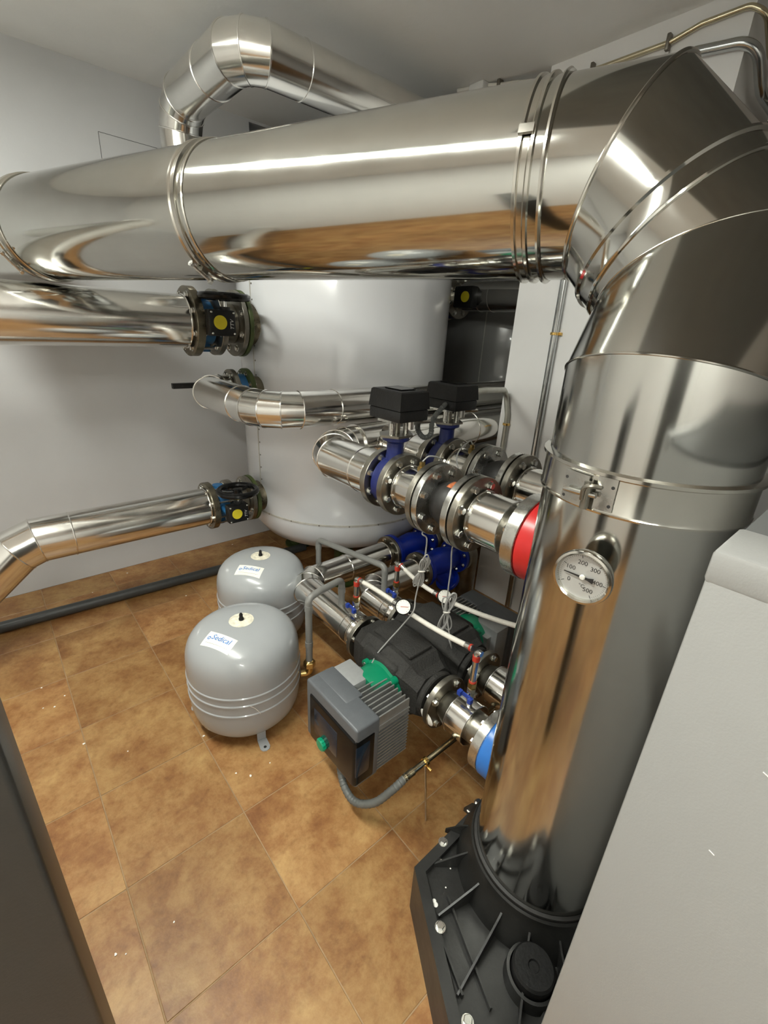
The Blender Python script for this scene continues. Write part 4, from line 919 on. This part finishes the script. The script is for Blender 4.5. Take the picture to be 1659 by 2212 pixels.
# ================================================================== EXPANSION VESSELS
VR = 0.2045
VPROF = [(0, 0.427), (0.03, 0.4265), (0.06, 0.4245), (0.09, 0.4205), (0.12, 0.4135), (0.145, 0.4035), (0.165, 0.391), (0.18, 0.377), (0.192, 0.358), (0.2, 0.335), (0.2035, 0.31), (VR, 0.285)]
def vz(r):
    for (r0, z0), (r1, z1) in zip(VPROF[:-1], VPROF[1:]):
        if r0 <= r <= r1: return z0+(z1-z0)*(r-r0)/(r1-r0)
    return 0.285
def vessel(cx, cy, label, laz, full):
    t = thing('expansion_vessel', label, 'expansion vessel', (cx, cy, 0), 'grey expansion vessels')
    rib = []
    for z in (0.245, 0.212, 0.168): rib += [(VR, z+0.006), (VR+0.003, z+0.0025), (VR+0.003, z-0.0025), (VR, z-0.006)]
    prof = VPROF + rib + [(VR*0.996, 0.130), (VR*0.980, 0.096), (VR*0.945, 0.068), (VR*0.86, 0.044), (VR*0.65, 0.028), (0, 0.020)]
    part('shell', MB().lathe(prof, (cx, cy, 0), ZA, 96), 'vessel_grey', t)
    for k in range(3):
        a = math.radians(261+120*k); d = v3(math.cos(a), math.sin(a), 0); tg = v3(-d.y, d.x, 0); c = v3(cx, cy, 0)
        lg = part('leg', MB().prism([(-0.016, 0.0), (0.016, 0.0), (0.016, 0.10), (-0.016, 0.10)], c+d*0.165, tg, ZA, d, 0.004), 'vessel_grey', t, smooth=0)
        part('foot', MB().prism([(-0.016, 0), (0.016, 0), (0.018, 0.045), (0.012, 0.056), (0, 0.060), (-0.012, 0.056), (-0.018, 0.045)], c+d*0.165, tg, d, ZA, 0.004), 'vessel_grey', lg, smooth=0)
        part('foot_hole', MB().cyl(c+d*0.208+ZA*0.0041, c+d*0.208+ZA*0.0045, 0.0055, 12), 'marking_black', lg)
    def dome(x, y, h=0.0008):
        r = math.hypot(x-cx, y-cy); return v3(x, y, vz(min(r, 0.2))+h)
    b = MB(); vs = [dome(cx, cy)]; n = 40
    for r in (0.022, 0.044):
        vs += [dome(cx+r*math.cos(2*PI*k/n), cy+r*math.sin(2*PI*k/n)) for k in range(n)]
    fs = [(0, 1+k, 1+(k+1) % n) for k in range(n)]+[(1+k, 1+n+k, 1+n+(k+1) % n, 1+(k+1) % n) for k in range(n)]
    part('rating_plate', b.add(vs, fs), 'paper_worn', t, 'worn round paper rating label')
    part('valve_cap', MB().lathe([(0.009, 0), (0.009, 0.008), (0.0065, 0.012), (0.0065, 0.024), (0.004, 0.029), (0, 0.029)], (cx, cy, 0.4265), ZA, 16), 'black_plastic', t)
    a = math.radians(laz); rc = 0.118; lc = Vector((cx+rc*math.cos(a), cy+rc*math.sin(a)))
    tx = Vector((-math.sin(a), math.cos(a))); ty = Vector((-math.cos(a), -math.sin(a)))
    def lp(u, v, h): q = lc+tx*u+ty*v; return dome(q.x, q.y, h)
    W, Hh = 0.118, 0.056; nu, nv = 12, 6; vs = [lp(-W/2+W*i/nu, -Hh/2+Hh*j/nv, 0.001) for j in range(nv+1) for i in range(nu+1)]
    fs = [(j*(nu+1)+i, j*(nu+1)+i+1, (j+1)*(nu+1)+i+1, (j+1)*(nu+1)+i) for j in range(nv) for i in range(nu)]
    lb = part('brand_label', MB().add(vs, fs), 'paper_white', t, 'white paper label with blue lettering')
    tv, tf = text_geo('Sedical', 0.0285)
    part('label_lettering', MB().add([lp(v.x*1.0+0.005+0.12*v.y, v.y+0.008, 0.0024) for v in tv], tf), 'label_blue', lb, smooth=0)
    ringv = []; m = 16
    for r in (0.0035, 0.0062): ringv += [lp(-0.043+r*math.cos(2*PI*k/m), 0.001+r*math.sin(2*PI*k/m), 0.0022) for k in range(m)]
    part('label_ring', MB().add(ringv, [(k, (k+1) % m, m+(k+1) % m, m+k) for k in range(m)]), 'label_blue', lb, smooth=0)
    b = MB()
    for u in range(14):
        x0 = -0.045+u*0.0066; b.add([lp(x0, -0.016, 0.0018), lp(x0+0.005, -0.016, 0.0018), lp(x0+0.005, -0.0145, 0.0018), lp(x0, -0.0145, 0.0018)], [(0, 1, 2, 3)])
    part('label_small_print', b, 'conduit_grey', lb, smooth=0)
    if full:
        q = [v3(cx+math.cos(x)*(VR+0.0035), cy+math.sin(x)*(VR+0.0035), z) for x, z in ((math.radians(250), 0.214), (math.radians(254), 0.200), (math.radians(258), 0.176), (math.radians(258.5), 0.168))]
        part('paint_scratch', MB().tube(q, 0.0009, 5), 'flake', t, 'thin white scratch')
    return t
V1, V2 = (0.539, 1.349), (0.82, 1.76)
vessel(*V1, 'grey expansion vessel beside the pump control head, white scratch on its ribs', -153.6, True)
vessel(*V2, 'grey expansion vessel between the other vessel and the white tank', -141, False)

# ------------------------------------------------------------------ grey plastic pipes to the vessels
g = thing('vessel_pipe', 'grey plastic pipe with brass nut joining the scratched vessel to the near pump line', 'pipe', (0.75, 1.235, 0.1), 'grey vessel connection pipes')
part('pipe_run', MB().tube(fillet([v3(0.752, 1.232, 0.19), v3(0.752, 1.232, 0.497), v3(0.80, 1.238, 0.505), v3(XL1, 1.268, 0.500), v3(XL1, 1.268, ZL+RL-0.004)], 0.026), 0.0135, 16), 'pipe_grey', g)
for q in (v3(0.752, 1.232, 0.455), v3(0.752, 1.232, 0.29), v3(XL1, 1.268, 0.45)): part('pipe_socket', MB().cyl(q-ZA*0.012, q+ZA*0.012, 0.0152, 18), 'pipe_grey', g)
part('brass_nut', MB().lathe([(0.016, 0.185), (0.0235, 0.185), (0.0235, 0.206), (0.018, 0.212), (0.014, 0.214)], (0.752, 1.232, 0), ZA, 6), 'brass', g, 'brass union nut')
part('brass_elbow', MB().tube(fillet([v3(0.752, 1.232, 0.192), v3(0.752, 1.232, 0.15), v3(0.722, 1.248, 0.15)], 0.02), 0.014, 14), 'brass', g)
g = thing('vessel_pipe', 'grey plastic pipe arching over the clad pipes from the vessel next to the white tank', 'pipe', (1.08, 1.68, 0.1), 'grey vessel connection pipes')
qt = at_y(688, 1166, 1.678)
part('pipe_run', MB().tube(fillet([v3(qt.x, 1.678, 0.13), v3(qt.x, 1.678, qt.z), v3(XL2, 1.235, 0.508), v3(XL2, 1.232, ZL+RL-0.004)], 0.022), 0.0135, 16), 'pipe_grey', g)
part('pipe_socket', MB().cyl(v3(qt.x, 1.678, qt.z-0.05), v3(qt.x, 1.678, qt.z-0.02), 0.0152, 18), 'pipe_grey', g)
part('brass_elbow', MB().tube(fillet([v3(qt.x, 1.678, 0.135), v3(qt.x, 1.678, 0.10), v3(0.985, 1.70, 0.10)], 0.02), 0.014, 14), 'brass', g)

# floor drain pipe along the wall
g = thing('drain_pipe', 'dark grey plastic drain pipe lying on the tiles along the wall', 'pipe', (0.2, 2.46, 0))
pd = at_z(0, 1356, 0.028); pe = at_z(485, 1227, 0.028); dd = (pe-pd).normalized()
part('pipe_run', MB().tube([pd-dd*1.35, pd, pe, pe+dd*0.55], 0.0265, 24), 'pipe_dark', g)
part('pipe_socket', MB().cyl(pe+dd*0.25, pe+dd*0.33, 0.0295, 24), 'pipe_dark', g)

# ------------------------------------------------------------------ coiled sensor cables
def cable(path, loops, label, loop_c, loop_h, loop_w, axis_u, axis_w):
    c = thing('sensor_cable', label, 'cable', Vector(path[0]), 'coiled sensor cables')
    part('cable_run', MB().tube(catmull(path, 8), 0.0024, 8), 'cable_grey', c)
    for k in range(loops):
        u = (axis_u + axis_w*random.uniform(-0.25, 0.25)).normalized(); wv = (axis_w+v3(0, 0, 1)*random.uniform(-0.1, 0.1)).normalized()
        thick = RGT.cross(u) * 0 + FWD*random.uniform(-0.006, 0.006); pts = []
        hh = loop_h*random.uniform(0.85, 1.08); ww = loop_w*random.uniform(0.7, 1.15); ph = random.uniform(-0.008, 0.008)
        for j in range(40):
            t = 2*PI*j/40; s_ = math.sin(t); pinch = 0.22+0.78*abs(math.cos(t))**0.7
            pts.append(Vector(loop_c)+u*(math.cos(t)*hh+ph)+wv*(s_*ww*pinch*1.2)+thick)
        part('cable_loop', MB().tube(pts, 0.0024, 7, True), 'cable_grey', c)
    part('cable_tie', MB().tube([Vector(loop_c)+(axis_w*math.cos(2*PI*k/16)+FWD*math.sin(2*PI*k/16))*0.010 for k in range(16)], 0.0026, 6, True), 'cable_white', c, 'white cable tie')
lc1 = at_x(911, 1234, 0.93)
cable([v3(X1+0.0, 0.905, ZM+0.096), v3(X1+0.02, 0.895, ZM+0.112), v3(X1+0.07, 0.89, ZM+0.09), v3(X1+0.10, 0.905, ZM), v3(X1+0.05, 0.895, ZM-0.11), v3(X1-0.01, 0.87, ZM-0.125), at_x(922, 1165, 0.93), at_x(916, 1215, 0.93), lc1, at_x(898, 1290, 0.93), at_x(893, 1320, 0.915), at_x(868, 1352, 0.90), at_x(838, 1385, 0.865), at_x(815, 1412, 0.832), v3(0.812, 0.925, 0.378)], 5, 'coiled grey sensor cable hanging from the flanges down to the near pump', lc1, 0.066, 0.015, (at_x(936, 1182, 0.93)-at_x(886, 1287, 0.93)).normalized(), RGT)
lc2 = at_x(965, 1322, 1.0)
cable([v3(X2, 0.905+DY2, ZM+0.096), v3(X2-0.03, 0.90+DY2, ZM+0.11), v3(X2-0.085, 0.90+DY2, ZM+0.05), v3(X2-0.10, 0.86, ZM-0.08), at_x(981, 1168, 1.0), at_x(974, 1230, 1.0), at_x(968, 1275, 1.0), lc2, at_x(972, 1380, 1.0), at_x(976, 1400, 1.03), v3(1.07, 0.82, ZL+0.122)], 6, 'coiled grey sensor cable hanging down onto the pump that faces the pillar', lc2, 0.070, 0.017, ZA, RGT)

# ------------------------------------------------------------------ conduits
zt = 0.225; Yc = 0.622
g = thing('pump_conduit', 'thin steel conduit with grey flexible hose feeding the near pump head', 'conduit', (0.78, Yc, 0))
part('steel_tube', MB().cyl((0.70, Yc, zt), (1.42, Yc, zt), 0.0095, 16), 'conduit_gold', g)
fxp = catmull([v3(0.625, 0.845, 0.158), v3(0.618, 0.835, 0.125), v3(0.606, 0.795, 0.085), v3(0.604, 0.735, 0.079), v3(0.628, 0.675, 0.120), v3(0.665, 0.640, 0.180), v3(0.705, Yc, zt)], 14)
rr = [0.0118+0.0009*math.sin(i*2.4) for i in range(len(fxp))]
part('flexible_hose', MB().tube(fxp, rr, 14), 'flex_grey', g, 'grey corrugated flexible conduit')
part('gland', MB().cyl((0.694, Yc+0.002, zt-0.004), (0.730, Yc, zt), 0.0118, 12), 'conduit_gold', g)
part('clip', MB().lathe(ring_prof(0.0145, 0.0092, 0.012), (0.776, Yc, zt), XA, 24, True), 'gold_clip', g)
part('clip_screw', MB().cyl((0.782, Yc-0.012, zt-0.012), (0.782, Yc-0.026, zt-0.014), 0.005, 10), 'gold_clip', g)
rq = at_z(920, 1772, 0.0)
part('support_rod', MB().cyl((rq.x, rq.y, 0.001), (0.782, Yc, zt-0.008), 0.0034, 10), 'bolt_steel', g, 'threaded support rod standing on the tiles')
# flexible link between the actuators
g = thing('flexible_conduit', 'black-grey corrugated conduit looping between the two actuator boxes', 'conduit', (1.10, 1.0, 1.1))
fxp = catmull([v3(X1+0.056, 0.985, ZM+0.214), at_x(902, 925, 1.08), at_x(914, 944, 1.09), at_x(930, 938, 1.11), at_x(936, 905, 1.15), v3(X2-0.060, 1.06, ZM+0.228)], 14)
part('flexible_hose', MB().tube(fxp, [0.0085+0.0011*math.sin(i*2.5) for i in range(len(fxp))], 12), 'flex_grey', g)
# conduit from the second actuator to the pillar
g = thing('actuator_conduit', 'bent grey steel conduit from the actuator box down the pillar edge', 'conduit', (1.98, 1.36, 0.6))
qa, qb, qc = at_x(1048, 843, 1.6), at_x(1094, 846, PX-0.014), at_x(1083, 985, PX-0.014)
cpath = [v3(X2+0.05, 1.12, ZM+0.245), qa, at_x(1093, 842, PX-0.016), v3(PX-0.014, qc.y, 1.06), v3(PX-0.014, qc.y-0.0, 0.5)]
part('steel_tube', MB().tube(fillet(cpath, 0.10, 10), 0.0135, 16), 'conduit_grey', g)
part('clip', MB().lathe(ring_prof(0.018, 0.0132, 0.012), (PX-0.014, qc.y, at_x(1097, 917, PX-0.014).z-0.006), ZA, 24, True), 'gold_clip', g)
# zinc conduit up the pillar, bending round its corner under the ceiling
g = thing('pillar_conduit', 'bright zinc conduit up the white pillar, turning around its corner below the ceiling', 'conduit', (1.98, 1.15, 0))
xq = PX-0.016
part('steel_tube', MB().tube(fillet([v3(xq, 1.135, 0.02), v3(xq, 1.152, 2.18), v3(xq, 0.92, 2.295), v3(xq, 0.84, 2.322), v3(xq, 0.655, 2.30), v3(2.10, 0.640, 2.20), v3(2.45, 0.640, 2.20)], 0.07, 8), 0.0155, 18), 'conduit_steel', g)
zz = at_x(1197, 721, xq).z
part('clip', MB().lathe(ring_prof(0.0195, 0.0152, 0.012), (xq, 1.147, zz-0.006), ZA, 24, True), 'gold_clip', g)
part('clip_ear', MB().box((xq+0.004, 1.118, zz-0.006), (PX, 1.132, zz+0.006)), 'gold_clip', g)
g = thing('pillar_conduit', 'thin gold-tinted conduit running along the top of the white pillar', 'conduit', (1.98, 1.0, 2.37))
x5 = PX-0.012
part('steel_tube', MB().tube(fillet([v3(x5, 1.37, 2.375), v3(x5, 0.92, 2.374), v3(x5, 0.83, 2.392), v3(x5, 0.70, 2.392), v3(x5+0.01, 0.655, 2.365), v3(2.12, 0.650, 2.30), v3(2.45, 0.65, 2.30)], 0.05, 8), 0.0085, 14), 'conduit_gold', g)
for yq in (1.19, 0.925):
    part('clip', MB().rbox((x5-0.011, yq-0.006, 2.352), (PX, yq+0.006, 2.398), 0.003, 2), 'rivet', g)
    part('clip_foot', MB().rbox((PX-0.012, yq-0.008, 2.337), (PX, yq+0.008, 2.352), 0.003, 2), 'marking_white', g)
g = thing('ceiling_cable', 'white cable clipped to the ceiling beside the pillar top', 'cable', (1.96, 1.55, 2.43))
part('cable_run', MB().tube(catmull([v3(1.90, 1.78, 2.437), v3(1.94, 1.66, 2.435), v3(1.962, 1.58, 2.425), v3(1.98, 1.49, 2.415), v3(2.0, 1.44, 2.40), v3(2.03, 1.40, 2.30)], 8), 0.008, 10), 'cable_white', g)
part('cable_box', MB().rbox((1.905, 1.64, 2.415), (1.955, 1.72, 2.4445), 0.005, 2), 'marking_white', g)
part('clip', MB().rbox((1.945, 1.585, 2.418), (1.975, 1.60, 2.4445), 0.003, 2), 'rivet', g)
# dark junction with cables behind the pillar corner
g = thing('cable_tray', 'dark steel cable tray hanging beyond the pillar corner', 'cable tray', (2.3, 0.58, 2.1))
part('tray_bed', MB().box((2.18, 0.50, 2.135), (3.4, 0.62, 2.142)), 'dull_steel', g)
for yy in (0.50, 0.615): part('tray_side', MB().box((2.18, yy, 2.135), (3.4, yy+0.005, 2.19)), 'dull_steel', g)
for k in range(3): part('hanger', MB().cyl((2.3+k*0.4, 0.56, 2.14), (2.3+k*0.4, 0.56, ZC), 0.005, 8), 'bolt_steel', g)

# ------------------------------------------------------------------ paint flakes on the tiles
FL = [(440, 1590, 6), (510, 1670, 5), (541, 1676, 7), (583, 1648, 4), (90, 1486, 5), (140, 1503, 4), (93, 1530, 4), (118, 1527, 5), (181, 1607, 6), (405, 1257, 4), (402, 1287, 4), (276, 1623, 4), (115, 2062, 5), (250, 2062, 7), (272, 2061, 4), (376, 1992, 5), (200, 1280, 3), (275, 1238, 4), (502, 1176, 4)]
for x, y, s in FL:
    q = at_z(x, y, 0.0008); dep = (q-EYE).dot(FWD); r = s*dep/FPX*0.5; n = random.choice((5, 6, 7)); a0 = random.random()*6
    poly_ = [(r*random.uniform(0.5, 1.1)*math.cos(a0+2*PI*k/n), r*random.uniform(0.5, 1.1)*math.sin(a0+2*PI*k/n)) for k in range(n)]
    solo('paint_flake', MB().prism(poly_, q, XA, YA, ZA, 0.0012), 'flake', 'tiny white paint flake lying on the brown tiles', 'paint flake', 'paint flakes on the floor', 0)
